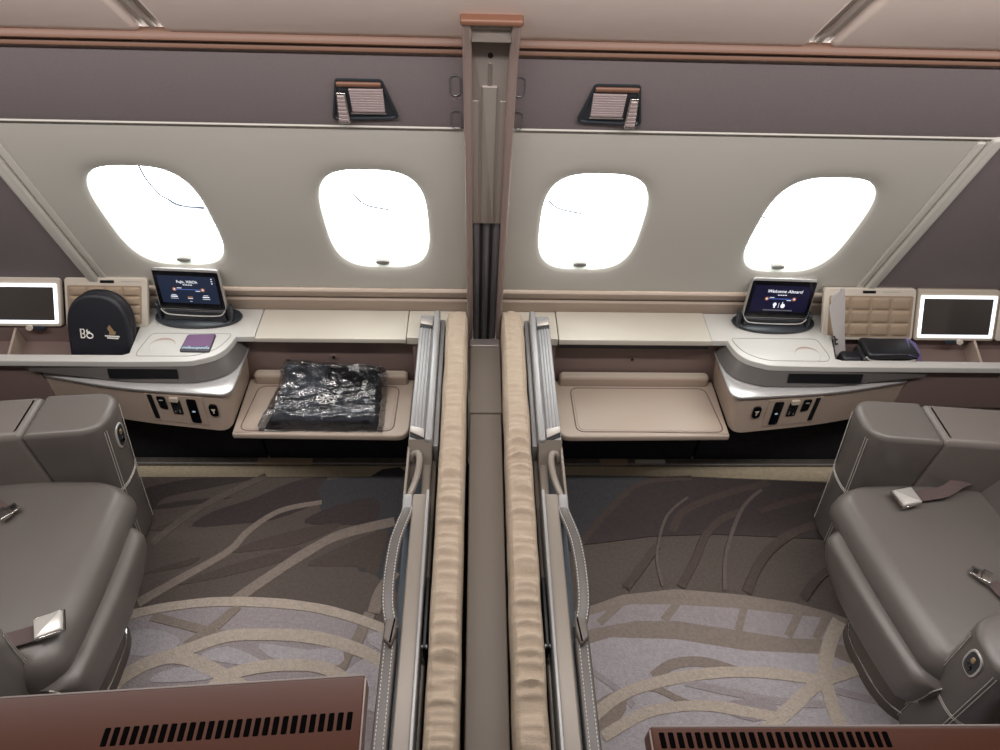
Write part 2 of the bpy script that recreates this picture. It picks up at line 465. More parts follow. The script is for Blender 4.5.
bm = BM(); wallprism(bm, rrect(-.041, .041, 1.655, 1.703, .003), .0, .074, .003); obj('head_plate', bm, 'plate', colm)
bm = BM(); wallprism(bm, rrect(-.040, .040, 1.690, 1.702, .003), .07, .084, .003); obj('top_bar', bm, 'plate', colm)
bm = BM(); wallprism(bm, rrect(-.063, .063, 1.703, 1.717, .005), 0, .096, .005); obj('cap', bm, 'bronze', colm)

# ------------------------------------------------------------------ lowered divider between the beds
dv = thing('privacy_divider', (0, .9, .0), 'lowered taupe divider panel between the two upright beds', 'divider')
bm = BM(); addbox(bm, -.047, .052, 1.375, 1.682, .02, .600, .004); obj('fixed_panel', bm, 'divider', dv)
bm = BM(); addbox(bm, -.045, .050, -.1, 1.372, .02, .597, .004); obj('sliding_panel', bm, 'divider', dv)
bm = BM(); addbox(bm, -.048, .050, 1.665, 1.700, .3, .607, .003); obj('end_strip', bm, 'rail_metal', dv)

# ------------------------------------------------------------------ beds folded upright either side of it
def bed(s, label):
    root = thing('fold_down_bed', (s*.13, .9, 0), label, 'bed', 'beds folded upright along the divider')
    # mattress: a standing slab with a gathered cloth top edge
    bm = BM(); N = 420; rows = []
    y0, y1 = -.05, 1.738
    for i in range(N+1):
        y = y0+(y1-y0)*i/N
        e = min(1, (y1-y)/.03); e = sqrt(max(0, 1-(1-e)**2)) if e < 1 else 1
        big = noise.noise(Vector((s*3.1, y*9, 0)))*.004
        row = []
        prof = [(-.034, .05), (-.035, .45), (-.035, .66), (-.0335, .684), (-.030, .694), (-.0255, .6985), (-.024, .6975), (-.015, .702), (0, .7035), (.015, .702), (.024, .6975), (.0255, .6985), (.031, .694), (.0355, .680), (.0365, .655), (.036, .45), (.035, .05)]
        for px, pz in prof:
            mid = max(0, 1-abs(px)/.0345)
            amp = (.026 if y < 1.25 else .016)*mid**.5 if pz > .65 else 0
            cr = (.5-2*abs(noise.noise(Vector((px*7+s*5, y*26, .3)))))*.45+noise.noise(Vector((px*9, y*80, 2.7+s)))*.5
            cr *= .35+1.0*max(0, min(1, noise.noise(Vector((s*2, y*3.1, 5)))+.55))*(1.25 if y < 1.2 else .55)
            row.append(Vector((.0905+(px+big*.6)*(.6+.4*e), y, .05+(pz-.05+cr*amp)*(.985+.015*e))))
        rows.append(row)
    addgrid(bm, rows); bm.faces.new([bm.verts.new(p) for p in rows[-1]])
    bmesh.ops.recalc_face_normals(bm, faces=bm.faces[:])
    mt = obj('mattress', bm, 'pad', root, s, smooth=70)
    for px in (-.0248, .0248):
        bm = BM(); addstitch(bm, [Vector((.0905+px, y0+.01+k*.05, .7005)) for k in range(34)], .004, .004, .0007); obj('seam', bm, 'quilt', mt, s)
    # board and rails
    bm = BM(); addbox(bm, .137, .200, -.05, 1.72, .05, .60, .004); obj('base_board', bm, 'bedframe', root, s)
    bm = BM()
    addbox(bm, .131, .145, 1.19, 1.725, .56, .668, .003); obj('side_channel', bm, 'bedmetal', root, s)
    bm = BM(); addbox(bm, .146, .166, 1.185, 1.735, .60, .702, .007, 4)
    addbox(bm, .151, .153, 1.2, 1.72, .69, .7035)
    obj('hinge_rail', bm, 'bedmetal', root, s)
    bm = BM(); addbox(bm, .166, .212, 1.190, 1.730, .60, .684, .006, 4)
    for a in (.172, .181, .190, .199): addbox(bm, a, a+.0055, 1.235, 1.675, .68, .6875, .0025)
    pn = obj('rail_cover', bm, 'bedmetal', root, s)
    for ya, yb in ((1.672, 1.702), (1.205, 1.243)):
        bm = BM(); addprism(bm, [(.169, ya-.005), (.209, ya+.004 if ya > 1.5 else ya+.016), (.209, yb), (.169, yb-.012)], .68, .694, .002); c = obj('clip', bm, 'plate', pn, s)
        bm = BM(); addprism(bm, [(.170, ya-.014), (.209, ya-.006 if ya > 1.5 else ya+.005), (.209, ya+.006 if ya > 1.5 else ya+.018), (.170, ya-.003)], .679, .689, .001); obj('clip_gap', bm, 'black', pn, s)
    # wedge at the end of the cover, recess with the loop grip
    bm = BM()
    pr = [(1.19, .696), (1.19, .60), (1.12, .60), (1.155, .640)]
    t = [[Vector((x, y, z)) for y, z in pr] for x in (.148, .211)]
    vs = [[bm.verts.new(p) for p in r] for r in t]
    bm.faces.new(vs[0]); bm.faces.new(vs[1][::-1])
    for j in range(4): bm.faces.new((vs[0][j], vs[1][j], vs[1][(j+1) % 4], vs[0][(j+1) % 4]))
    bmesh.ops.recalc_face_normals(bm, faces=bm.faces[:])
    obj('end_wedge', bm, 'bedframe', root, s)
    bm = BM(); addbox(bm, .148, .172, 1.02, 1.15, .56, .640, .006); addbox(bm, .206, .2135, 1.0, 1.185, .56, .676, .003)
    rc = obj('grip_recess', bm, 'bedframe', root, s)
    bm = BM(); addbox(bm, .170, .207, 1.02, 1.15, .55, .605, .004); obj('recess_floor', bm, 'bedblue', rc, s)
    bm = BM(); addtube(bm, smooth_path([(.202, 1.155, .650), (.196, 1.160, .668), (.184, 1.158, .676), (.178, 1.135, .678), (.179, 1.10, .676), (.186, 1.065, .671), (.196, 1.035, .664), (.204, 1.02, .652)], 6), .006, 12, flat=(.0090, .009)); obj('loop_grip', bm, 'bedframe', root, s)
    # long side rail, dark inset, strap handle
    bm = BM(); addbox(bm, .148, .188, -.05, 1.022, .56, .684, .006, 4); obj('side_rail', bm, 'bedframe', root, s)
    bm = BM(); addbox(bm, .1445, .1525, -.05, 1.03, .60, .692, .003); obj('edge_trim', bm, 'bedmetal', root, s)
    bm = BM(); addbox(bm, .188, .207, -.05, 1.02, .56, .640, .003); obj('inset_strip', bm, 'bedblue', root, s)
    bm = BM(); addbox(bm, .188, .212, .955, 1.022, .60, .683, .005); obj('strap_mount', bm, 'bedmetal', root, s)
    path = smooth_path([(.198, .985, .674), (.200, .962, .682), (.209, .925, .687), (.219, .88, .688), (.224, .82, .688), (.2245, .76, .687), (.221, .715, .684), (.214, .685, .680), (.208, .665, .676)], 6)
    bm = BM(); addtube(bm, path, .01, 12, flat=(.0150, .007)); st = obj('strap_handle', bm, 'strap', root, s)
    bm = BM()
    for d in (-.0105, .0105):
        pp = []
        for i, p in enumerate(path):
            q = (path[min(i+1, len(path)-1)]-path[max(i-1, 0)]).normalized().cross(Vector((0, 0, 1))).normalized(); pp.append(p+q*d+Vector((0, 0, .0055)))
        addstitch(bm, pp, .0045, .0035, .0008)
    obj('stitching', bm, 'stitch', st, s)
    bm = BM(); addprism(bm, roundpoly([(.198, .690), (.224, .680), (.226, .640), (.207, .622), (.198, .652)], .006), .655, .692, .006); obj('strap_tab', bm, 'leather_dark', root, s)
    bm = BM(); addbox(bm, .196, .229, -.05, .650, .56, .674, .007, 4); lc = obj('leather_cover', bm, 'strap', root, s)
    bm = BM()
    for x in (.2045, .2215): addstitch(bm, [(x, .645, .6742), (x, -.04, .6742)], .0045, .0035, .0008)
    obj('stitching', bm, 'stitch', lc, s)
    for y in (.70, .60):
        pass
    bm = BM(); addbox(bm, .1325, .141, .63, .80, .58, .66, .002); obj('gap_latch', bm, 'black', root, s)
    bm = BM(); addtube(bm, [(.130, .635, .655), (.143, .635, .655)], .005, 10); obj('latch_pin', bm, 'bedmetal', root, s)
bed(-1, 'upright folded bed with beige cloth edge and strap handle left of the divider')
bed(1, 'upright folded bed with beige cloth edge and strap handle right of the divider')

# ------------------------------------------------------------------ side consoles under the windows
CZ = .611
def console(s):
    L = s < 0; side = 'left' if L else 'right'
    root = thing('side_console', (s*1.0, 1.72, 0), 'beige side console with worktop, sockets and open storage lids in the %s suite' % side, 'console', 'side consoles under the windows')
    du = 0 if L else .035            # the right console sits a little further out
    e1 = .83
    fY = 1.695; bY = 1.838
    b0, b1 = (1.135, 1.158) if L else (1.16, 1.215)
    uL = 2.3
    # worktop, three sheets with open joints
    s1, s2 = (.262, .762) if L else (.249, .770)
    bm = BM(); addprism(bm, [(.062, bY), (.062, 1.752), (.218, 1.752), (.218, fY+.003), (s1-.001, fY+.003), (s1-.001, bY)], CZ-.030, CZ, .003); wt = obj('worktop', bm, 'worktop', root, s)
    lift = 0 if L else .004
    bm = BM(); addbox(bm, s1+.001, s2-.001, fY-.006, bY, CZ-.020, CZ+lift, .003); fl = obj('flap', bm, 'worktop', root, s)
    if not L:
        bm = BM(); addbox(bm, s1+.004, s2-.004, fY-.0045, fY+.03, CZ-.036, CZ-.019); obj('flap_shadow', bm, 'black', fl, s)  # black strip put in as the shade under the raised flap
    top = [(s2+.001, bY), (s2+.001, fY)]+[(p.x, p.y) for p in smooth_path([(e1-.006, fY, 0), (e1+.002, 1.660, 0), (e1+.016, 1.628, 0), (e1+.042, 1.602, 0), (e1+.085, 1.584, 0), (e1+.13, 1.5755, 0), (b0, 1.572, 0)], 6)]+[(uL, 1.572), (uL, 1.600), (b0+.025, 1.604), (b0+.006, 1.612), (b1-.0, bY-.02), (b1, bY)]
    bm = BM(); addprism(bm, top, CZ-.022, CZ, .003); obj('table_top', bm, 'sidetable', root, s)
    # cabinet body under the worktop
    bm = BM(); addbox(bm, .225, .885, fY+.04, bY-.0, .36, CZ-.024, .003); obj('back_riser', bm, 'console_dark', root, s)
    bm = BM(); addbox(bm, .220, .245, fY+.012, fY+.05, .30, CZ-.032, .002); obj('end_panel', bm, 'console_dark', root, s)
    # inset outline, cup recess and faint lettering on the table
    ins = roundpoly([(e1+.012, 1.708), (e1+.012, 1.69), (e1+.035, 1.635), (e1+.10, 1.600), (1.115+du*.6, 1.598), (1.118+du*.9, 1.62), (1.10+du, 1.708)], [.006, .008, .03, .03, .012, .012, .02])
    bm = BM(); addtube(bm, [Vector((x, y, CZ+.0002)) for x, y in ins], .0013, 5, True); obj('inset_outline', bm, 'grey_line', root, s)
    cu, cy = (1.047, 1.646) if L else (1.078, 1.630)
    bm = BM(); K = 40
    rr = [[Vector((cu+r*cos(2*pi*k/K), cy+r*.92*sin(2*pi*k/K), z)) for k in range(K)] for r, z in ((.042, CZ+.0006), (.040, CZ+.0012), (.0385, CZ+.0004))]
    addgrid(bm, rr, True); bm.faces.new([bm.verts.new(p) for p in rr[-1]])
    cr = obj('cup_recess', bm, 'sidetable', root, s)
    bm = BM()
    an = [radians(8+k*164/24) for k in range(25)]
    w = [[Vector((cu+.041*cos(a), cy+.038*sin(a), CZ+.0018)) for a in an], [Vector((cu+.0405*cos(a), cy+.036*sin(a)-.007*sin(a)**2, CZ+.0016)) for a in an]]
    addgrid(bm, w); obj('recess_lip', bm, 'console', cr, s)
    # dark rim band under the table edge, with the air vent
    edge = [(e1+.002, 1.72), (e1+.004, 1.692), (e1+.012, 1.662), (e1+.026, 1.632), (e1+.052, 1.607), (e1+.092, 1.590), (e1+.137, 1.581), (b0, 1.578), (1.28, 1.578), (1.46+du*.5, 1.578)]
    z_end = [.535]*8+[.54, .560]
    def outw(p, k): return p
    bm = BM(); rows = []
    base = [(e1-.022, 1.72), (e1-.020, 1.680), (e1-.010, 1.632), (e1+.008, 1.600), (e1+.040, 1.576), (e1+.085, 1.560), (e1+.13, 1.554), (b0, 1.556), (1.28, 1.570), (1.46+du*.5, 1.578)]
    ed = smooth_path([(x, y, 0) for x, y in edge], 5); bs = smooth_path([(x, y, 0) for x, y in base], 5)
    zz = smooth_path([(0, 0, z) for z in z_end], 5)
    addgrid(bm, [[Vector((p.x, p.y, CZ-.008)) for p in ed], [Vector((p.x, p.y, CZ-.016)) for p in ed], [p.lerp(q, .15)*1+Vector((0, 0, CZ-.022)) for p, q in zip(ed, bs)], [Vector((q.x, q.y, z.z)) for q, z in zip(bs, zz)]])
    bmesh.ops.recalc_face_normals(bm, faces=bm.faces[:])
    rim = obj('rim_band', bm, 'rimdark', root, s, smooth=50)
    v0, v1 = (.985, 1.205) if L else (1.005, 1.255)
    def rimp(u, t, off=0):
        y = 1.574+(1.555-1.574)*t; return Vector((u, y-off, (CZ-.022)+(.535-(CZ-.022))*t))
    bm = BM(); addgrid(bm, [[rimp(v0, t, .0035), rimp((v0+v1)/2, t, .0035), rimp(v1, t, .0035)] for t in (.12, .72)])
    vt = obj('air_vent', bm, 'black', root, s)
    for k in range(9):
        u = v0+.014+(v1-v0-.028)*k/8
        bm = BM(); t = BM(); addbox(t, u-.0014, u+.0014, -.0015, .0015, -.013, .013)
        t.transform(Matrix.Translation(rimp(u, .42, .005))); merge(bm, t); obj('vent_fin', bm, 'buckle', vt, s)
    # lower metal shelf and the fascia below it
    sh = roundpoly([(.808, 1.745), (.812, 1.505), (1.17, 1.533), (1.475+du*.3, 1.600), (1.475+du*.3, 1.745)], [0, .045, .12, .004, 0], 8)
    bm = BM(); addprism(bm, sh, .518, .530, .003, only_top=False); obj('lower_shelf', bm, 'shelf', root, s)
    fa_t = roundpoly([(.820, 1.745), (.822, 1.512), (1.17, 1.540), (1.43, 1.596), (2.3, 1.602), (2.3, 1.745)], [0, .045, .12, .01, 0, 0], 8)
    fa_b = roundpoly([(.842, 1.745), (.846, 1.486), (1.17, 1.528), (1.43, 1.590), (2.3, 1.602), (2.3, 1.745)], [0, .045, .12, .01, 0, 0], 8)
    bm = BM(); addgrid(bm, [[Vector((x, y, .518)) for x, y in fa_t], [Vector((x, y, .372)) for x, y in fa_b]], True)
    bm.faces.new([bm.verts.new((x, y, .372)) for x, y in fa_b])
    bmesh.ops.recalc_face_normals(bm, faces=bm.faces[:])
    fa = obj('fascia', bm, 'console', root, s, smooth=40)
    bm = BM(); addprism(bm, [(1.44, 1.588), (uL, 1.588), (uL, 1.602), (1.44, 1.602)], .40, CZ-.02, 0); obj('cabinet_front', bm, 'console_dark', root, s)  # darker console colour carries the shade below the tabletop
    bm = BM(); addprism(bm, [(.841, 1.658), (uL, 1.658), (uL, 1.70), (.841, 1.70)], 0.0, .371); obj('kick_panel', bm, 'navy', root, s)
    # sockets and switches on the fascia
    def fp(u, z, off=0):
        tt = (.518-z)/.146
        ya = 1.512+(u-.85)*.0875; yb = 1.486+(u-.85)*.132
        return Vector((u, ya+(yb-ya)*tt-off, z))
    def fpatch(bm, poly, off=.003, th=.004):
        a = [fp(u, z, off) for u, z in poly]; b = [fp(u, z, -.002) for u, z in poly]
        va = [bm.verts.new(p) for p in a]; vb = [bm.verts.new(p) for p in b]
        bm.faces.new(va); n = len(va)
        for i in range(n): bm.faces.new((va[i], va[(i+1) % n], vb[(i+1) % n], vb[i]))
        bmesh.ops.recalc_face_normals(bm, faces=bm.faces[:])
    k = 0 if L else .035
    fd = .010
    bm = BM(); fpatch(bm, rrect(.915+k, 1.105+k, .392, .507, .004), .0015); cp = obj('control_plate', bm, 'console', root, s)
    bm = BM(); fpatch(bm, rrect(1.078+k, 1.094+k, .402, .505, .003), .003); obj('slot', bm, 'black', cp, s)
    bm = BM(); fpatch(bm, roundpoly([(1.037+k, .500), (1.065+k, .500), (1.063+k, .452), (1.037+k, .446)][::-1], .006), .004); j = obj('socket', bm, 'blackgloss', cp, s)
    bm = BM(); fpatch(bm, rrect(.990+k, 1.022+k, .432, .490, .003), .004); j2 = obj('socket', bm, 'blackgloss', cp, s)
    bm = BM(); fpatch(bm, rrect(.992+k, 1.022+k, .487, .502, .004), .010); obj('socket_flap', bm, 'ledge', cp, s)
    bm = BM(); fpatch(bm, rrect(.936+k, .968+k, .400, .497, .006), .004); j3 = obj('power_socket', bm, 'blackgloss', cp, s)
    bm = BM(); fpatch(bm, superell(1, 1, 2, 10) and [(.952+k+x, .448+z) for x, z in superell(.006, .003, 2, 12)], .0055); obj('socket_mark', bm, 'ltblue', cp, s)
    for du_, dz_ in ((.998, .442), (1.014, .442), (.998, .45)):
        bm = BM(); fpatch(bm, [(du_+k+x, dz_+z) for x, z in superell(.0018, .0018, 2, 8)], .0055); obj('port_dot', bm, 'grey_line', cp, s)
    bm = BM(); fpatch(bm, [(1.052+k+x, .486+z) for x, z in superell(.007, .002, 2, 10)], .0055); obj('socket_mark', bm, 'grey_line', cp, s)
    k2 = k*.9
    bm = BM(); fpatch(bm, rrect(.870+k2, .898+k2, .436, .481, .010), .004); j4 = obj('light_button', bm, 'blackgloss', root, s)
    bm = BM(); fpatch(bm, [(.884+k2+x, .457+z) for x, z in ((-.007, .008), (.007, .008), (.002, -.002), (.002, -.009), (-.002, -.009), (-.002, -.002))], .0055); obj('button_mark', bm, 'ledge', j4, s)
    # open storage bin behind the table edge
    bz = .535
    bm = BM()
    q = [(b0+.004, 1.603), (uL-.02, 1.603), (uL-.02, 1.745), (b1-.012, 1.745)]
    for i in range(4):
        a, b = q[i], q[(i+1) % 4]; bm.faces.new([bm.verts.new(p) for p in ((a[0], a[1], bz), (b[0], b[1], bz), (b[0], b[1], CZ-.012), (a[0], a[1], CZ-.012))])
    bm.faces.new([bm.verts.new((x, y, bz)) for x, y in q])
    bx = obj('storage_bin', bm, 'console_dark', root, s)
    bm = BM()
    dpos = 1.52 if L else 1.665
    addprism(bm, [(dpos, 1.604), (dpos+.008, 1.604), (dpos+.05, 1.745), (dpos+.042, 1.745)], bz, CZ-.014); obj('bin_partition', bm, 'console', bx, s)
    bm = BM(); addbox(bm, b1-.02, uL, 1.748, bY, CZ-.05, CZ-.012, .002); obj('hinge_ledge', bm, 'console_dark', root, s)
    # the lids, leaning back against the wall
    q0, q1 = (1.126, 1.392) if L else (1.165, 1.482)
    zb = .604 if L else .590; yb = 1.75 if L else 1.735
    hgt = .170 if L else .185; lean = radians(22)
    ax = Vector((0, sin(lean), cos(lean))); nn = Vector((0, -cos(lean), sin(lean)))
    def lp(u, v, n): return Vector((u-.030*v/hgt*(1 if L else 1.0), yb, zb))+ax*v+nn*n
    def lidprism(bm, poly, n0, n1, r=0, seg=3):
        t = bmesh.new(); addprism(t, poly, n0, n1, r, seg)
        for v in t.verts: v.co = lp(v.co.x, v.co.y, v.co.z)
        bmesh.ops.recalc_face_normals(t, faces=t.faces[:]); merge(bm, t)
    def pillow(bm, x0, x1, y0, y1, n=9):
        rows = []
        for i in range(n+1):
            a = -1+2*i/n
            rows.append([lp((x0+x1)/2+a*(x1-x0)/2, (y0+y1)/2+b*(y1-y0)/2, .0135+.0085*(max(0, (1-abs(a)**3.5)*(1-abs(b)**3.5)))**.5) for b in [-1+2*j/n for j in range(n+1)]])
        t = bmesh.new(); addgrid(t, rows); bmesh.ops.recalc_face_normals(t, faces=t.faces[:])
        t.faces.ensure_lookup_table(); f = t.faces[len(t.faces)//2]
        if f.normal.dot(nn) < 0: bmesh.ops.reverse_faces(t, faces=t.faces[:])
        merge(bm, t)
    bm = BM(); lidprism(bm, rrect(q0, q1, 0, hgt, .012), 0, .014, .004); lid = obj('quilted_lid', bm, 'lidframe', root, s)
    bm = BM(); nc, nr_ = (4, 4) if L else (4, 3)
    pa, pb, va, vb = q0+.022, q1-.014, .016, hgt-.030
    lidprism(bm, rrect(pa-.004, pb+.004, va-.004, vb+.004, .006), .013, .0155)
    for i in range(nc):
        for j in range(nr_):
            x0, x1 = pa+(pb-pa)*i/nc, pa+(pb-pa)*(i+1)/nc; y0, y1 = va+(vb-va)*j/nr_, va+(vb-va)*(j+1)/nr_
            pillow(bm, x0, x1, y0, y1)
    obj('quilting', bm, 'quilt', lid, s, smooth=80)
    mc = (q0+q1)/2-.005
    bm = BM(); lidprism(bm, rrect(mc-.022, mc+.022, hgt-.017, hgt-.008, .002), .0135, .016); obj('catch', bm, 'black', lid, s)
    bm = BM()
    for k_ in range(9): lidprism(bm, rrect(*sorted((mc+s*-0+(.045+k_*.007)*(-1 if L else 1), mc+(.050+k_*.007)*(-1 if L else 1))), hgt-.0135, hgt-.0115, .0005), .0135, .0143)
    obj('lettering', bm, 'grey_line', lid, s)
    # mirror lid with its lit frame
    m0, m1 = (1.405, 1.80) if L else (1.488, 1.772)
    g = lp
    bm = BM(); lidprism(bm, rrect(m0, m1, 0, hgt-.002, .010), 0, .014, .004); ml = obj('mirror_lid', bm, 'lidframe' if L else 'ledge', root, s)
    bm = BM()
    ou = rrect(m0+.010, m1-.010, .012, hgt-.022, .004); iu = rrect(m0+.0205, m1-.0205, .0225, hgt-.0325, .002)
    addgrid(bm, [[lp(x, y, .0142) for x, y in ou], [lp(x, y, .0175) for x, y in ou], [lp(x, y, .0175) for x, y in iu], [lp(x, y, .0148) for x, y in iu]], True)
    bmesh.ops.recalc_face_normals(bm, faces=bm.faces[:]); obj('light_frame', bm, 'glow', ml, s)
    bm = BM(); bm.faces.new([bm.verts.new(lp(x, y, .0155)) for x, y in iu]); bmesh.ops.recalc_face_normals(bm, faces=bm.faces[:]); obj('mirror', bm, 'mirror', ml, s)
    mm = m0+.075 if L else (m0+m1)/2-.01
    bm = BM(); lidprism(bm, rrect(mm-.022, mm+.030, -.012, .004, .006), .012, .020, .003); obj('catch', bm, 'dock', ml, s)
    bm = BM(); lidprism(bm, [(mm+.028+x, -.002+y) for x, y in superell(.012, .010, 2, 16)], .018, .0225, .001); obj('catch_disc', bm, 'lidframe', ml, s)
    if not L:
        bm = BM(); lidprism(bm, rrect(1.778, 2.07, 0, hgt, .010), 0, .014, .004); l3 = obj('quilted_lid', bm, 'lidframe', root, s)
        bm = BM()
        for i in range(3):
            for j in range(3):
                pillow(bm, 1.800+.08*i, 1.880+.08*i, .016+.046*j, .062+.046*j)
        obj('quilting', bm, 'quilt', l3, s, smooth=80)
    # seat bench below the flap
    bn = thing('window_bench', (s*.53, 1.58, .30), 'low beige bench tray with grooved inlay %s' % ('under the plastic-wrapped garment bag' if L else 'left bare beneath the right worktop'), 'bench', 'bench trays below the worktops')
    out = roundpoly([(.250, 1.728), (.252, 1.462), (.838, 1.470), (.838, 1.728)], [0, .045, .006, 0], 8)
    bm = BM(); addprism(bm, out, .352, .380, .008, 4, only_top=False); obj('tray', bm, 'bench', bn, s)
    g0, g1 = (.300, .795) if L else (.310, .800)
    gp = roundpoly([(g0, 1.690), (g0+.005, 1.485), (g1+.022, 1.485), (g1, 1.690)], .03, 8)
    bm = BM(); addtube(bm, [Vector((x, y, .3801)) for x, y in gp], .0022, 6, True)
    gi = roundpoly([(g0+.008, 1.683), (g0+.013, 1.492), (g1+.012, 1.492), (g1-.008, 1.683)], .026, 8)
    obj('groove', bm, 'console_dark', bn, s)
    bm = BM(); addprism(bm, gi, .379, .3815, .0012); obj('inlay', bm, 'bench', bn, s)
    bm = BM(); addprism(bm, rrect(.270, .812, 1.698, 1.732, .012), .381, .422, .009, 4); bar = obj('back_ledge', bm, 'console', bn, s)
    bm = BM(); addprism(bm, rrect(.278, .804, 1.704, 1.729, .008), .4205, .4235, .001); obj('ledge_pad', bm, 'ledge', bar, s)
    bm = BM(); addbox(bm, .225, .828, 1.658, 1.70, .0, .352); obj('kick_panel', bm, 'navy', bn, s)
    bm = BM(); t = BM(); addtube(t, [(.525, fY+.041, .485), (.525, fY+.036, .485)], .011, 16); merge(bm, t); sc = obj('screw_cover', bm, 'console_dark', root, s)
    bm = BM(); addtube(bm, [(.525, fY+.038, .485), (.525, fY+.034, .485)], .006, 12); obj('screw_hole', bm, 'black', sc, s)
console(-1); console(1)

# seat track along the foot of the consoles
bm = BM(); addbox(bm, -2.3, 2.3, 1.622, 1.655, 0.001, .016, .003); trk = tag(obj('floor_track', bm, 'track'), 'long dark metal rail on the floor below both bench trays', 'floor rail')
for x0, x1 in ((-.87, -.66), (.46, .57)):
    bm = BM(); addbox(bm, x0, x1, 1.621, 1.650, .012, .0195, .002)
    for k in range(8): addtube(bm, [(x0+.01+(x1-x0-.02)*k/7, 1.63, .019), (x0+.01+(x1-x0-.02)*k/7, 1.63, .0215)], .004, 8)
    obj('track_cover', bm, 'quilt', trk)
bm = BM(); addbox(bm, .60, .72, 1.624, 1.648, .012, .0185, .002); obj('track_cover', bm, 'worktop', trk)
bm = BM(); addbox(bm, -2.3, 2.3, 1.624, 1.628, .014, .019, .001); obj('track_edge', bm, 'bedmetal', trk)

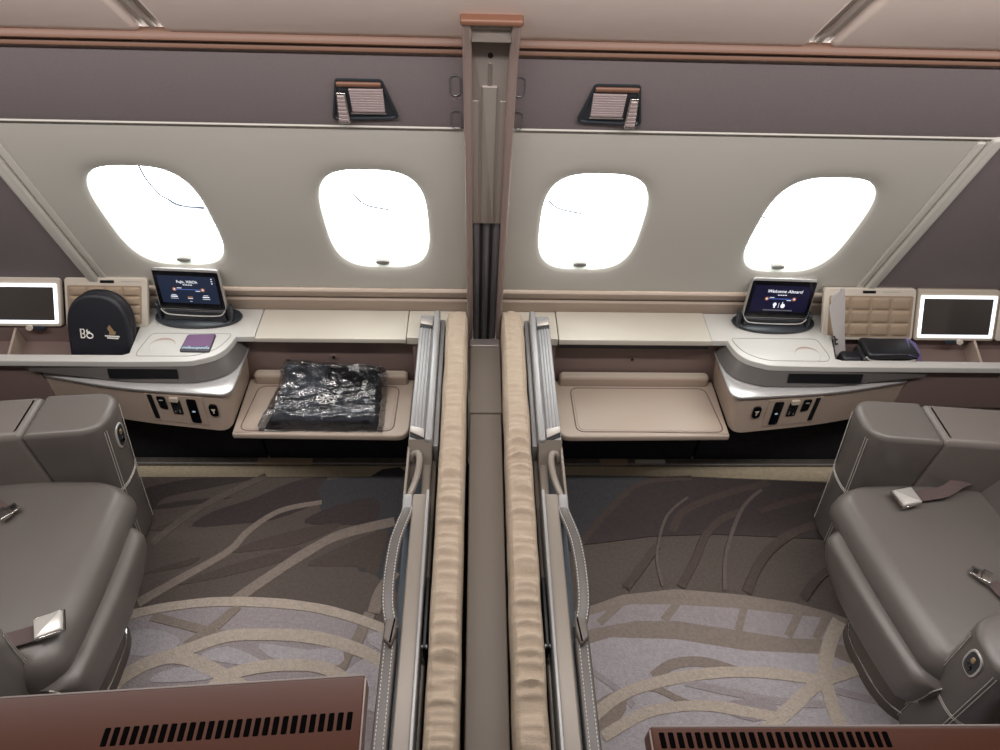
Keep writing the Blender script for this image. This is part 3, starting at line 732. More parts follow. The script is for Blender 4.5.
# ------------------------------------------------------------------ tablets on their docks
def tablet(s):
    L = s < 0
    cx = -.968 if L else 1.006
    D = thing('tablet_dock', (cx, 1.782, CZ), 'dark oval docking stand under the %s' % ('tablet beside the headphone case' if L else 'tablet that shows a welcome greeting'), 'docking stand', 'tablet docks')
    bm = BM(); K = 56
    rr = [[Vector((cx+a*math.copysign(abs(cos(t))**.85, cos(t)), 1.790+b*math.copysign(abs(sin(t))**.95, sin(t))*(1 if sin(t) < 0 else .75), CZ+z)) for t in [2*pi*k/K for k in range(K)]] for a, b, z in ((.142, .060, .0008), (.145, .062, .006), (.143, .061, .012), (.128, .052, .017), (.09, .035, .019))]
    addgrid(bm, rr, True); bm.faces.new([bm.verts.new(p) for p in rr[-1]]); obj('base', bm, 'dock', D)
    yaw = radians(-3 if L else -2); tilt = radians(11)
    X = Vector((cos(yaw), sin(yaw), 0)); F = Vector((sin(yaw), -cos(yaw), 0))
    Yv = (Vector((0, 0, 1))*cos(tilt)-F*sin(tilt)); Nn = X.cross(Yv)
    shift = .010 if L else .016
    O = Vector((cx+(.004 if L else -.014), 1.768, CZ+(.051 if L else .040)))
    w, h = (.112 if L else .113), .154
    def T(x, y, n): return O+X*x+Yv*y+Nn*n
    def tp(bm, poly, n0, n1, r=0):
        t = bmesh.new(); addprism(t, poly, n0, n1, r)
        for v in t.verts: v.co = T(*v.co)
        bmesh.ops.recalc_face_normals(t, faces=t.faces[:]); merge(bm, t)
    # cradle: two jaws and a bright curved bar
    for q in (-1, 1):
        bm = BM(); tp(bm, roundpoly([(q*(w+.001), -.034), (q*(w+.010), -.032), (q*(w+.012), .026), (q*(w+.0015), .018)][::q], .003), -.012, .012, .003); obj('jaw', bm, 'dock', D)
    bm = BM(); tp(bm, rrect(-w+.01, w-.01, -.036, .002, .006), -.012, .010, .003); obj('cradle', bm, 'tablet_body', D)
    bm = BM(); addtube(bm, smooth_path([T(-w+.006, .008, .0135), T(-w+.018, -.006, .0145), T(-w+.04, -.012, .0145), T(0, -.014, .0145), T(w-.04, -.012, .0145), T(w-.018, -.006, .0145), T(w-.006, .008, .0135)], 5), .002, 6); obj('cradle_trim', bm, 'buckle', D)
    R = thing('tablet', T(0, 0, 0), 'small tablet with %s' % ('a route display on dark blue, beside the headphone case' if L else 'the words Welcome Aboard on its dark violet screen'), 'tablet', 'tablets on docks')
    bm = BM(); tp(bm, roundpoly([(-w, .003), (w, .003), (w-.004, h), (-w+.004, h)], [.018, .018, .010, .010]), -.007, .007, .003); obj('casing', bm, 'tablet_edge', R)
    bm = BM(); tp(bm, roundpoly([(-w+.004, .007), (w-.004, .007), (w-.007, h-.010), (-w+.007, h-.010)], [.014, .014, .006, .006]), .0065, .0078); obj('bezel', bm, 'blackgloss', R)
    bm = BM(); tp(bm, rrect(-w+.018, w-.018, .030, h-.026, .001), .0075, .0083); sc = obj('screen', bm, 'screen_blue' if L else 'screen_violet', R)
    n = .0086
    def bar(bm, x0, x1, y0, y1): tp(bm, [(x0, y0), (x1, y0), (x1, y1), (x0, y1)], .0082, n)
    def tx(nm, txt, size, x, y, m='ui_white', shear=0):
        obj(nm, text_bm(txt, size, frame(T(x, y, n), X, Yv), shear=shear), m, sc, smooth=0)
    if L:
        tx('greeting', 'Fujis, XIIIOh', .0135, 0, .103); bm = BM()
        for k in range(4): bar(bm, -.015+k*.008, -.009+k*.008, .0955, .098)
        obj('subtitle', bm, 'ui_white', sc)
        cols = ((-.052, .048), (0, .048), (.052, .048))
        bm = BM()
        for x, y in (cols[0], cols[2]):
            bar(bm, x-.008, x+.008, y+.011, y+.0125); bar(bm, x-.011, x+.011, y+.004, y+.0075); bar(bm, x-.012, x+.012, y-.002, y-.0008)
        bar(bm, -.008, .008, .047, .049); bar(bm, -.004, .004, .037, .038)
        obj('route_details', bm, 'ui_white', sc)
        bm = BM(); bar(bm, -.008, .008, .0515, .0545); obj('route_time', bm, 'ui_orange', sc)
        bm = BM()
        for k, y in enumerate((.119, .111, .103)): bar(bm, .079, .0835, y, y+.003)
        obj('status_icon', bm, 'ui_white', sc)
    else:
        tx('greeting', 'Welcome Aboard', .016, .008, .102, shear=.25); bm = BM()
        for k in range(4): bar(bm, -.012+k*.008, -.006+k*.008, .092, .0945)
        obj('subtitle', bm, 'ui_white', sc)
        bm = BM()
        tp(bm, [(-.014+x, .058+y) for x, y in superell(.006, .007, 2, 14)], .0082, n); bar(bm, -.0165, -.0115, .045, .052)
        bar(bm, -.0006, .0006, .045, .064); tp(bm, [(.014+x, .053+y) for x, y in superell(.007, .008, 2.4, 14)], .0082, n); bar(bm, .010, .012, .058, .068)
        obj('menu_icon', bm, 'ui_white', sc)
        bm = BM(); bar(bm, -.050, .050, .034, .0385); obj('menu_bar', bm, 'slot_grey', sc)
    yy = .080 if L else .079
    for x in (-.046, .046): bm = BM(); tp(bm, [(x+a, yy+b) for a, b in superell(.0065, .0065, 2, 18)], .0082, .0085); obj('route_glow', bm, 'ui_orange', sc)
    bm = BM(); bar(bm, -.046, .046, yy-.0008, yy+.0008); obj('route_line', bm, 'ui_line', sc)
    bm = BM()
    for x in (-.046, .046): tp(bm, [(x+a, yy+b) for a, b in superell(.0028, .0028, 2, 10)], .0084, n)
    bar(bm, -.037, -.022, yy+.004, yy+.006); bar(bm, .022, .037, yy-.006, yy-.004)
    obj('route_dot', bm, 'ui_white', sc)
tablet(-1); tablet(1)

# ------------------------------------------------------------------ headphone case standing in the left bin
hc = thing('headphone_case', (-1.255, 1.675, .536), 'black rounded zip headphone case standing in the left storage bin', 'case')
def arch(hw, h, k=26):
    o = [(-hw*.99, 0), (-hw, h*.25)]
    for i in range(k+1):
        t = pi-pi*i/k; o.append((hw*math.copysign(abs(cos(t))**.85, cos(t)), h*.45+h*.55*abs(sin(t))**.9))
    o += [(hw, h*.25), (hw*.99, 0)]
    return o
HLEAN, HROLL = radians(21), radians(9)
HM = Matrix.Translation((-1.246, 1.650, .570)) @ Matrix.Rotation(radians(7), 4, 'Z') @ Matrix.Rotation(pi/2-HLEAN, 4, 'X') @ Matrix.Rotation(-HROLL, 4, 'Z')
def standing(bm, poly, y0, y1, org, r=0, seg=4, twist=0, lean=0):
    t = bmesh.new(); addprism(t, poly, -y1, -y0, r, seg, only_top=False)
    M = HM
    t.transform(M); bmesh.ops.recalc_face_normals(t, faces=t.faces[:]); merge(bm, t)
HO = Vector((-1.262, 1.635, .555)); tw = radians(7)
A = arch(.093, .214)
bm = BM(); standing(bm, A, -.034, .000, HO, .012, 5, tw); obj('front_shell', bm, 'case', hc)
bm = BM(); standing(bm, A, .003, .036, HO, .014, 5, tw); obj('back_shell', bm, 'case', hc)
bm = BM(); standing(bm, arch(.0905, .2115), -.002, .005, HO, .001, 1, tw); obj('zip', bm, 'black', hc)
fx = Vector((cos(tw), sin(tw), 0)); fn = Vector((sin(tw), -cos(tw), 0))
def HP(x, z, n=.0345): return HM @ Vector((x, z, n))
bm = BM()
def letter(pts, closed=False): addtube(bm, [HP(x, z, .0348) for x, z in pts], .0021, 6, closed)
lx, lz = -.052, .066
letter([(lx, lz), (lx, lz+.030), (lx+.009, lz+.029), (lx+.011, lz+.022), (lx+.008, lz+.015), (lx+.002, lz+.015), (lx+.010, lz+.013), (lx+.0115, lz+.006), (lx+.009, lz+.001), (lx, lz)], True)
letter([(lx+.0255+.0088*cos(t), lz+.009+.0085*sin(t)) for t in [2*pi*k/18 for k in range(18)]], True)
letter([(lx+.019, lz+.018), (lx+.018, lz+.027), (lx+.021, lz+.029)]); letter([(lx+.020, lz+.021), (lx+.027, lz+.021)])
obj('logo', bm, 'ink_white', hc)
bm = BM()
bird = [(.030, .112), (.033, .120), (.028, .128), (.027, .134), (.034, .145), (.038, .138), (.043, .130), (.047, .122), (.052, .125), (.050, .116), (.048, .112)]
t = bmesh.new(); addprism(t, [(x, y-.028) for x, y in bird], 0, .0012)
for v in t.verts: v.co = HP(v.co.x, v.co.y, .0342+v.co.z)
bmesh.ops.recalc_face_normals(t, faces=t.faces[:]); merge(bm, t); obj('crest', bm, 'gold', hc)
bm = BM()
for z, a, b, n_ in ((.076, .018, .062, 9), (.0695, .024, .058, 8)):
    for k in range(n_):
        x = a+(b-a)*k/n_; t = bmesh.new(); addprism(t, [(x, z), (x+(b-a)/n_*.86, z), (x+(b-a)/n_*.86, z+.0045), (x, z+.0045)], 0, .0010)
        for v in t.verts: v.co = HP(v.co.x, v.co.y, .0342+v.co.z)
        bmesh.ops.recalc_face_normals(t, faces=t.faces[:]); merge(bm, t)
obj('crest_lettering', bm, 'ink_white', hc)

# ------------------------------------------------------------------ purple card on the left table
pc = [at(188, 334.5, CZ+.006), at(216, 334, CZ+.006), at(209, 351.5, CZ+.006), at(179, 351, CZ+.006)]
cd_ = thing('luggage_tag', ((pc[0]+pc[2])/2)-Vector((0, 0, .006)), 'small purple square tag with white lettering on the left side table', 'tag')
bm = BM(); addprism(bm, roundpoly([(p.x, p.y) for p in pc][::-1], .006), CZ+.0006, CZ+.0065, .001); obj('tag_body', bm, 'tag_edge', cd_)
ctr = (pc[0]+pc[2])/2
q = [(p-ctr)*.93+ctr for p in pc]
lo = [q[3].lerp(q[0], .26), q[2].lerp(q[1], .26)]
bm = BM(); addprism(bm, [(p.x, p.y) for p in (lo[0], lo[1], q[1], q[0])], CZ+.006, CZ+.0070); obj('purple_face', bm, 'purple', cd_)
ex = (q[2]-q[3]).normalized()
o_ = q[3].lerp(q[2], .5)+(q[0]-q[3])*.11
obj('lettering', text_bm('milesopedia', .0185, frame((o_.x, o_.y, CZ+.0071), ex, (q[0]-q[3])), shear=.2), 'ltblue', cd_, smooth=0)

# ------------------------------------------------------------------ plastic-wrapped garment bag on the left bench
gb = thing('wrapped_garment', (-.53, 1.6, .384), 'dark pyjama set in crinkled clear plastic with round emblem on left bench', 'garment bag')
GC = [Vector(p) for p in ((-.752, 1.480, 0), (-.338, 1.476, 0), (-.340, 1.700, 0), (-.705, 1.730, 0))]
def gpt(a, b, z):
    p = GC[0].lerp(GC[1], a).lerp(GC[3].lerp(GC[2], a), b); rise = min(1, max(0, b-.70)/.15)*.046
    return Vector((p.x, p.y, .3845+z+rise))
def slab(bm, a0, a1, b0, b1, th, zoff, amp, seed, n=44, sc=1):
    rows = []; top = {}
    for i in range(n+1):
        r = []
        for j in range(n+1):
            a = a0+(a1-a0)*j/n; b = b0+(b1-b0)*i/n
            e = min(j, n-j, i, n-i)/(n*.11); e = min(1, e); e = sqrt(1-(1-e)**2)
            w = noise.noise(Vector((a*5*sc, b*4*sc, seed)))+.5*abs(noise.noise(Vector((a*13*sc, b*9*sc, seed+3))))
            if sc > 1: w = .6*w+1.3*(.5-abs(noise.noise(Vector((a*4+b*2, b*6-a*3, seed+5)))))+.4*(.5-abs(noise.noise(Vector((a*11-b*4, b*9+a*6, seed+8)))))
            r.append(gpt(a+.012*noise.noise(Vector((b*7, seed, 1)))*(1-e), b+.02*noise.noise(Vector((a*8, seed, 2)))*(1-e), zoff+th*e+max(-.4*th*e, amp*w*e)))
        rows.append(r)
    addgrid(bm, rows)
    edge = [rows[0][j] for j in range(n+1)]+[rows[i][n] for i in range(1, n+1)]+[rows[n][j] for j in range(n-1, -1, -1)]+[rows[i][0] for i in range(n-1, 0, -1)]
    bm.faces.new([bm.verts.new(Vector((p.x, p.y, p.z-.0004))) for p in edge][::-1])
bm = BM(); slab(bm, .05, .95, .03, .92, .034, .0, .006, 1.3); obj('folded_top', bm, 'garment', gb, smooth=70)
bm = BM(); slab(bm, .47, .93, .52, .90, .012, .036, .002, 4.3, 30); obj('dark_fold', bm, 'garment_dark', gb, smooth=70)
bm = BM(); slab(bm, .06, .46, .45, .93, .020, .030, .006, 9.3, 34); obj('rolled_fold', bm, 'garment_grey', gb, smooth=70)
bm = BM(); slab(bm, 0, 1, 0, 1.0, .056, .0, .013, 6.1, 96, 2.2); obj('clear_film', bm, 'film', gb, smooth=25)
ec = gpt(.50, .42, .0505)
bm = BM()
def erot(x, y): return gpt(.50+x/.42, .42+y/.25, .0560+.004*noise.noise(Vector((x*30, y*30, 1)))*0)
addtube(bm, [erot(.031*cos(t), .026*sin(t)) for t in [2*pi*k/32 for k in range(32)]], .0013, 5, True)
for k in range(9):
    t = 2*pi*k/9; addtube(bm, [erot(.006*cos(t), .005*sin(t)), erot(.017*cos(t+.12), .014*sin(t+.12)), erot(.027*cos(t), .0225*sin(t))], .0022, 5)
obj('emblem', bm, 'ink_white', gb)
p_ = gpt(.60, .42, .056)
obj('lettering', text_bm('LALIQUE', .017, frame(p_, (.25, 1, 0), (-1, .25, 0))), 'ink_white', gb, smooth=0)
p_ = gpt(.83, .70, .066)
obj('lettering', text_bm('LALIQUE', .021, frame(p_, (.06, 1, .0), (-1, .06, 0))), 'ink_white', gb, smooth=0)

# ------------------------------------------------------------------ right bin: folded paper sleeve and black kit bag
ms = thing('paper_sleeve', (1.17, 1.66, .545), 'creased grey paper sleeve leaning upright in the right storage bin', 'paper sleeve')
def foldsheet(bm, cols, th=.0025):
    f = [[Vector(p) for p in c] for c in cols]
    b = [[Vector((p[0]+th*.8, p[1]+th, p[2])) for p in c] for c in cols]
    va = [[bm.verts.new(p) for p in c] for c in f]; vb = [[bm.verts.new(p) for p in c] for c in b]
    n, m = len(va), len(va[0])
    for i in range(n-1):
        for j in range(m-1):
            bm.faces.new((va[i][j], va[i+1][j], va[i+1][j+1], va[i][j+1])); bm.faces.new((vb[i][j], vb[i][j+1], vb[i+1][j+1], vb[i+1][j]))
    for i in range(n-1):
        bm.faces.new((va[i][0], vb[i][0], vb[i+1][0], va[i+1][0])); bm.faces.new((va[i][-1], va[i+1][-1], vb[i+1][-1], vb[i][-1]))
    for j in range(m-1):
        bm.faces.new((va[0][j], va[0][j+1], vb[0][j+1], vb[0][j])); bm.faces.new((va[-1][j], vb[-1][j], vb[-1][j+1], va[-1][j+1]))
    bmesh.ops.recalc_face_normals(bm, faces=bm.faces[:])
def colm_(x0, y0, x1, y1, z0, z1, n=7, sd=0):
    o = []
    for k in range(n):
        t = k/(n-1); o.append((x0+(x1-x0)*t+.004*noise.noise(Vector((t*5, sd, 0))), y0+(y1-y0)*t+.004*noise.noise(Vector((t*5, sd, 4))), z0+(z1-z0)*t))
    return o
bm = BM(); foldsheet(bm, [colm_(1.215, 1.675, 1.112, 1.690, .548, .772, 7, 1), colm_(1.233, 1.680, 1.128, 1.698, .546, .803, 7, 2), colm_(1.252, 1.688, 1.145, 1.708, .546, .833, 7, 3)]); obj('front_leaf', bm, 'paper', ms, smooth=60)
bm = BM(); foldsheet(bm, [colm_(1.212, 1.680, 1.109, 1.697, .56, .800, 7, 4), colm_(1.230, 1.686, 1.126, 1.706, .56, .815, 7, 5), colm_(1.250, 1.694, 1.142, 1.716, .56, .829, 7, 6)]); obj('back_leaf', bm, 'paper', ms, smooth=60)
bm = BM()
for z, x, y in ((.640, 1.176, 1.6800), (.622, 1.184, 1.6775)): addtube(bm, [(x-.006, y-.003, z+.012), (x, y-.0055, z), (x+.010, y-.001, z-.004)], .0035, 6)
obj('printed_mark', bm, 'tag_edge', ms)
kb = thing('amenity_bag', (1.33, 1.665, .537), 'soft black zip bag with metallic violet corner lying in the right storage bin', 'bag')
def softbox(bm, x0, x1, y0, y1, z0, z1, r, seed, amp=.004, tilt=0):
    t = bmesh.new(); addbox(t, x0, x1, y0, y1, z0, z1, r, 5)
    bmesh.ops.subdivide_edges(t, edges=t.edges[:], cuts=2, use_grid_fill=True)
    for v in t.verts:
        v.co.z += amp*noise.noise(v.co*14+Vector((seed, 0, 0)))+tilt*(v.co.x-x0); v.co.y += amp*.6*noise.noise(v.co*11+Vector((0, seed, 0)))
    merge(bm, t)
bm = BM(); softbox(bm, 1.266, 1.452, 1.614, 1.700, .545, .606, .020, 2); obj('body', bm, 'bag_leather', kb, smooth=60)
bm = BM(); softbox(bm, 1.275, 1.452, 1.613, 1.704, .600, .628, .012, 5, .004); fl = obj('flap', bm, 'bag_leather', kb, smooth=60)
bm = BM(); addtube(bm, smooth_path([(1.270, 1.616, .616), (1.29, 1.611, .604), (1.35, 1.6095, .602), (1.42, 1.610, .603), (1.458, 1.625, .606)], 6), .003, 6); obj('zip', bm, 'buckle', kb)
bm = BM(); foldsheet(bm, [[(1.408, 1.615, .627), (1.425, 1.65, .629), (1.433, 1.70, .629)], [(1.440, 1.612, .620), (1.455, 1.64, .624), (1.462, 1.68, .622)], [(1.462, 1.610, .596), (1.470, 1.63, .602), (1.474, 1.66, .606)]], .002); obj('corner_trim', bm, 'bag_lining', kb, smooth=60)
bm = BM(); addtube(bm, [(1.256+.006*cos(t), 1.6095, .585+.010*sin(t)) for t in [2*pi*k/14 for k in range(14)]], .0016, 6, True); obj('zip_ring', bm, 'chrome', kb)
bm = BM(); softbox(bm, 1.200, 1.268, 1.614, 1.664, .545, .606, .015, 9, .003); obj('end_pocket', bm, 'bag_leather', kb, smooth=60)

# ------------------------------------------------------------------ armchairs
def armchair(s, rot, ctr, label):
    L = s < 0
    root = thing('armchair', (s*1.27, .99, 0), label, 'armchair', 'leather armchairs facing the divider')
    # seat cushion with a domed top and a rolled front
    bm = BM(); n, m = 40, 40; rows = []
    u0_, u1_, y0_, y1_ = 1.042, 1.53, .650, 1.256
    pts = []
    for i in range(n+1):
        t = i/n; r = []
        for j in range(m+1):
            v = j/m; y = y0_+(y1_-y0_)*v; q = abs(2*v-1)
            uf = u0_+.012*q*q+((.10 if v > .5 else .06)*(max(0, q-.74)/.26)**2.2)
            # profile: under lip -> front roll -> top -> back
            if t < .35:
                a = t/.35*pi*.78-.28*pi
                x = uf+.055-.055*cos(a); z = .375+.062*sin(a)
            else:
                k = (t-.35)/.65; x = uf+.055+(u1_-uf-.055)*k; z = .437+.010*sin(pi*k)-.022*k
            ed = max(0, q-.86)/.14
            z -= .035*ed**2.2
            z += .010*(1-q*q)*(1 if t > .2 else t/.2)
            r.append(Vector((x, y, z)))
        rows.append(r)
    vs = addgrid(bm, rows)
    # close the sides down to a flat underside
    loop = [p for p in rows[-1]]
    for side in (0, m):
        col = [bm.verts.new(rows[i][side]) for i in range(n+1)]; low = [bm.verts.new((rows[i][side].x, rows[i][side].y, .30)) for i in range(n+1)]
        for i in range(n): bm.faces.new((col[i], col[i+1], low[i+1], low[i]))
    bmesh.ops.remove_doubles(bm, verts=bm.verts[:], dist=1e-5); bmesh.ops.recalc_face_normals(bm, faces=bm.faces[:])
    obj('seat_cushion', bm, 'leather', root, s, smooth=60)
    # calf rest: padded front panel with a ridge at its top
    bm = BM(); rows = []
    for i in range(17):
        t = i/16
        if i <= 5:
            a = i/5*pi/2; x = 1.000+.026*(1-sin(a)); z = .366-.026*(1-cos(a)); t = 0
        else:
            t = (i-5)/11; z = .340-.150*t; x = 1.000+.034*t-.010*sin(pi*t)
        yn, yf = .655+.03*t*t, 1.128-.11*t**1.6
        row = []
        for j in range(25):
            q = -1+2*j/24; c = max(0, abs(q)-.88)/.12
            row.append(Vector((x+.010*q*q+.028*c*c+.012*(1-q)/2, (yn+yf)/2+q*(yf-yn)/2, z-.006*c)))
        rows.append(row)
    back = [[Vector((p.x+.05, p.y, p.z)) for p in r] for r in rows]
    addgrid(bm, rows); addgrid(bm, [rows[0], back[0]]); addgrid(bm, [rows[-1], back[-1]])
    for k in (0, 24): addgrid(bm, [[r[k] for r in rows], [r[k] for r in back]])
    bmesh.ops.remove_doubles(bm, verts=bm.verts[:], dist=1e-5); bmesh.ops.recalc_face_normals(bm, faces=bm.faces[:])
    cr = obj('calf_rest', bm, 'leather', root, s, smooth=50)
    for k in (0, 24): bm = BM(); addtube(bm, [r[k]+Vector((.006, 0, 0)) for r in rows], .0022, 6); obj('piping', bm, 'stitch', cr, s)
    # plinth with a bright trim near the floor
    bm = BM(); addprism(bm, roundpoly([(1.095, .66), (1.72, .66), (1.72, 1.02), (1.095, 1.02)], .15, 10), .004, .20, .01); pl = obj('plinth', bm, 'leather_dark', root, s)
    bm = BM(); addtube(bm, [Vector((x, y, .055)) for x, y in roundpoly([(1.094, .659), (1.721, .659), (1.721, 1.021), (1.094, 1.021)], .15, 10)], .0035, 8, True); obj('plinth_trim', bm, 'chrome', pl, s)
    # arms
    arm_objs = []
    for nm, ya, yb in (('near', .560, .722), ('far', 1.262, 1.424)):
        bm = BM(); rows = []
        K = 32; N = 12
        path = [(.0, 0)]
        for i in range(N+1):
            t = i/N; z = .03+.59*t
            uf = 1.175-.088*t**1.1; inset = 0
            if t > .90: pass
            rows.append([Vector((x, y, z)) for x, y in roundpoly([(uf, ya), (1.300, ya), (1.300, yb), (uf, yb)], [.072, .01, .01, .072], 8)])
        last = rows[-1]; c = Vector((sum(p.x for p in last)/len(last), (ya+yb)/2, 0))
        for k in range(1, 6):
            a = k/5*pi/2; sh = .020*(1-cos(a)); dz = .018*sin(a)
            rr = []
            for p in last:
                d = Vector((p.x-c.x, p.y-c.y, 0)); L_ = d.length
                rr.append(Vector((c.x+d.x*(1-sh/max(L_, .05)), c.y+d.y*(1-sh/max(L_, .05)), .62+dz)))
            rows.append(rr)
        addgrid(bm, rows, True); bm.faces.new([bm.verts.new(p) for p in rows[-1]]); bm.faces.new([bm.verts.new(p) for p in rows[0]][::-1])
        bmesh.ops.remove_doubles(bm, verts=bm.verts[:], dist=1e-5); bmesh.ops.recalc_face_normals(bm, faces=bm.faces[:])
        am = obj('armrest', bm, 'leather', root, s, smooth=50); arm_objs.append(am)
        bm = BM(); k0 = roundpoly([(1.303, ya+.002), (1.80, ya+.002), (1.80, yb-.002), (1.303, yb-.002)], [.018, .05, .05, .018], 6)
        addprism(bm, k0, .03, .638, .022, 5); arm_objs.append(obj('arm_rear', bm, 'leather_light', root, s, smooth=50))
        # stitching: round the top of the front and a band low on the arm
        bm = BM()
        def armring(t, lo, hi, off):
            uf = 1.175-.088*t**1.1
            r = roundpoly([(uf-off, ya-off), (1.29, ya-off), (1.29, yb+off), (uf-off, yb+off)], [.072, .01, .01, .072], 8)
            return [Vector((x, y, .03+.59*t)) for x, y in r if x < hi]
        for t_ in (.50, .515):
            r = armring(t_, 0, 1.25, .0006); r.sort(key=lambda p: math.atan2(p.y-(ya+yb)/2, -(p.x-1.25))); addtube(bm, r, .0011, 5)
        for yy_, sg in ((ya+.030, 1), (yb-.030, -1)):
            for d in (0, .007): addtube(bm, smooth_path([(1.175-.088*t**1.1+.0088-d*.45-.0012, yy_-sg*.005+sg*d, .03+.59*t) for t in (.0, .2, .4, .6, .8, .97)], 4), .0010, 5)
        obj('stitching', bm, 'stitch', am, s)
        if (nm == 'near') == L: continue
        # control pod on the arm's front
        yc = (ya+yb)/2; zc = .525 if L else .56
        slope = atan_ = math.atan2(.088, .59)
        def pod(bm, a, b, dn, th, oz=0, oy=0, r=.002):
            t = bmesh.new(); addprism(t, [(x+oy, y+oz) for x, y in superell(a, b, 2.8, 28)], 0, th, r)
            M = Matrix.Translation((1.175-.088*.839**1.1-dn, yc, zc)) @ Matrix.Rotation(-pi/2, 4, 'Y').to_4x4() @ Matrix.Identity(4)
            for v in t.verts:
                x, y, z = v.co
                v.co = Vector((1.175-.088*((zc+y-.03)/.59)**1.1-dn-z, yc+x, zc+y))
            bmesh.ops.recalc_face_normals(t, faces=t.faces[:]); merge(bm, t)
        bm = BM(); pod(bm, .024, .048, -.002, .006); pd = obj('control_pod', bm, 'buckle', root, s); arm_objs.append(pd)
        bm = BM(); pod(bm, .0195, .043, .0035, .001); pf = obj('pod_face', bm, 'dock', pd, s)
        bm = BM(); pod(bm, .006, .010, .004, .004, .016); obj('seat_button', bm, 'gold', pd, s)
        bm = BM(); pod(bm, .009, .010, .004, .004, -.018); obj('seat_button', bm, 'blackgloss', pd, s)
    for o in arm_objs:
        for v in o.data.vertices:
            y = v.co.y+.99; v.co.y += (-1 if y > .99 else 1)*.10*(abs(v.co.x+s*1.27)-1.10)*(1 if abs(v.co.x+s*1.27) > 1.10 else .3)
        for c in o.children:
            for v in c.data.vertices:
                y = v.co.y+.99; v.co.y += (-1 if y > .99 else 1)*.10*(abs(v.co.x+s*1.27)-1.10)*(1 if abs(v.co.x+s*1.27) > 1.10 else .3)
    if not L:                              # this chair's seat stands a little askew between its arms
        for o in root.children:
            if o.name.split('.')[0] in ('seat_cushion', 'calf_rest', 'plinth'):
                for q_ in [o]+list(o.children):
                    for v in q_.data.vertices: v.co.x += -.012+.13*(.16-v.co.y)
    # backrest
    bm = BM(); rows = []
    for i in range(15):
        t = i/14; z = .36+.76*t; x = 1.50+.16*t+.02*sin(pi*t); hw = .262 if t < .8 else .262-.05*((t-.8)/.2)**2
        th = .15-.05*t
        row = [Vector((px, .992+py, z)) for px, py in roundpoly([(x, -hw), (x+th, -hw), (x+th, hw), (x, hw)], .045, 6)]
        rows.append(row)
    top = rows[-1]; c = sum(top, Vector())/len(top); rows.append([c+(p-c)*.75+Vector((0, 0, .03)) for p in top])
    addgrid(bm, rows, True); bm.faces.new([bm.verts.new(p) for p in rows[-1]])
    bmesh.ops.remove_doubles(bm, verts=bm.verts[:], dist=1e-5); bmesh.ops.recalc_face_normals(bm, faces=bm.faces[:])
    obj('backrest', bm, 'leather', root, s, smooth=55)
    # seat belt: a buckle on webbing, a tongue on the other strap
    def belt(path, w, name, m, par=root, th=.0018):
        bm = BM(); addtube(bm, smooth_path(path, 6), .01, 12, flat=(w, th)); return obj(name, bm, m, par, s)
    if L:
        wb = belt([(1.30, .722, .452), (1.20, .735, .458), (1.13, .757, .458), (1.11, .765, .458)], .022, 'belt_webbing', 'webbing')
        bpos, ang = (1.088, .775), radians(-22)
        belt([(1.50, 1.16, .445), (1.42, 1.145, .452), (1.37, 1.12, .454)], .018, 'belt_webbing', 'webbing')
        tpos, tang = (1.355, 1.110), radians(-50)
    else:
        wb = belt([(1.47, 1.245, .450), (1.42, 1.225, .462), (1.36, 1.195, .462), (1.30, 1.185, .458), (1.25, 1.180, .458)], .019, 'belt_webbing', 'webbing')
        bpos, ang = (1.225, 1.170), radians(14)
        belt([(1.40, .73, .448), (1.385, .80, .455), (1.36, .86, .456), (1.345, .895, .458)], .018, 'belt_webbing', 'webbing')
        tpos, tang = (1.325, .915), radians(-40)
    def placed(t, pos, a, z): t.transform(Matrix.Translation((pos[0], pos[1], z)) @ Matrix.Rotation(a, 4, 'Z'))
    zb_ = .462
    bm = BM(); t = BM(); addprism(t, roundpoly([(-.032, -.026), (.030, -.030), (.034, .026), (-.028, .030)], .004), 0, .016, .004); placed(t, bpos, ang, zb_); merge(bm, t); bk = obj('buckle', bm, 'buckle', root, s)
    bm = BM(); t = BM(); addtube(t, [(-.033, -.029, .006), (-.031, .030, .006)], .005, 8); addbox(t, -.028, .03, -.031, -.0275, .002, .012, .001); addbox(t, -.026, .032, .0275, .031, .002, .012, .001); placed(t, bpos, ang, zb_); merge(bm, t); obj('buckle_bar', bm, 'chrome', bk, s)
    bm = BM(); t = BM(); addprism(t, roundpoly([(-.030, -.014), (.014, -.018), (.014, .018), (-.030, .014)], .003), 0, .005, .001); addprism(t, roundpoly([(-.004, -.02), (.022, -.02), (.022, .02), (-.004, .02)], .004), 0, .010, .002); placed(t, tpos, tang, .460); merge(bm, t); tg = obj('belt_tongue', bm, 'chrome', root, s)
    bm = BM(); t = BM(); addbox(t, -.026, -.012, -.008, .008, .003, .0058); placed(t, tpos, tang, .460); merge(bm, t); obj('tongue_slot', bm, 'black', tg, s)
    root.rotation_euler.z = rot; root.location.x += ctr[0]; root.location.y += ctr[1]
armchair(-1, radians(0), (0, 0), 'grey leather armchair at the left edge, with a pale buckle on its near side')
armchair(1, radians(1), (.048, -.01), 'grey leather armchair at the right edge, with a silver buckle near its far arm')

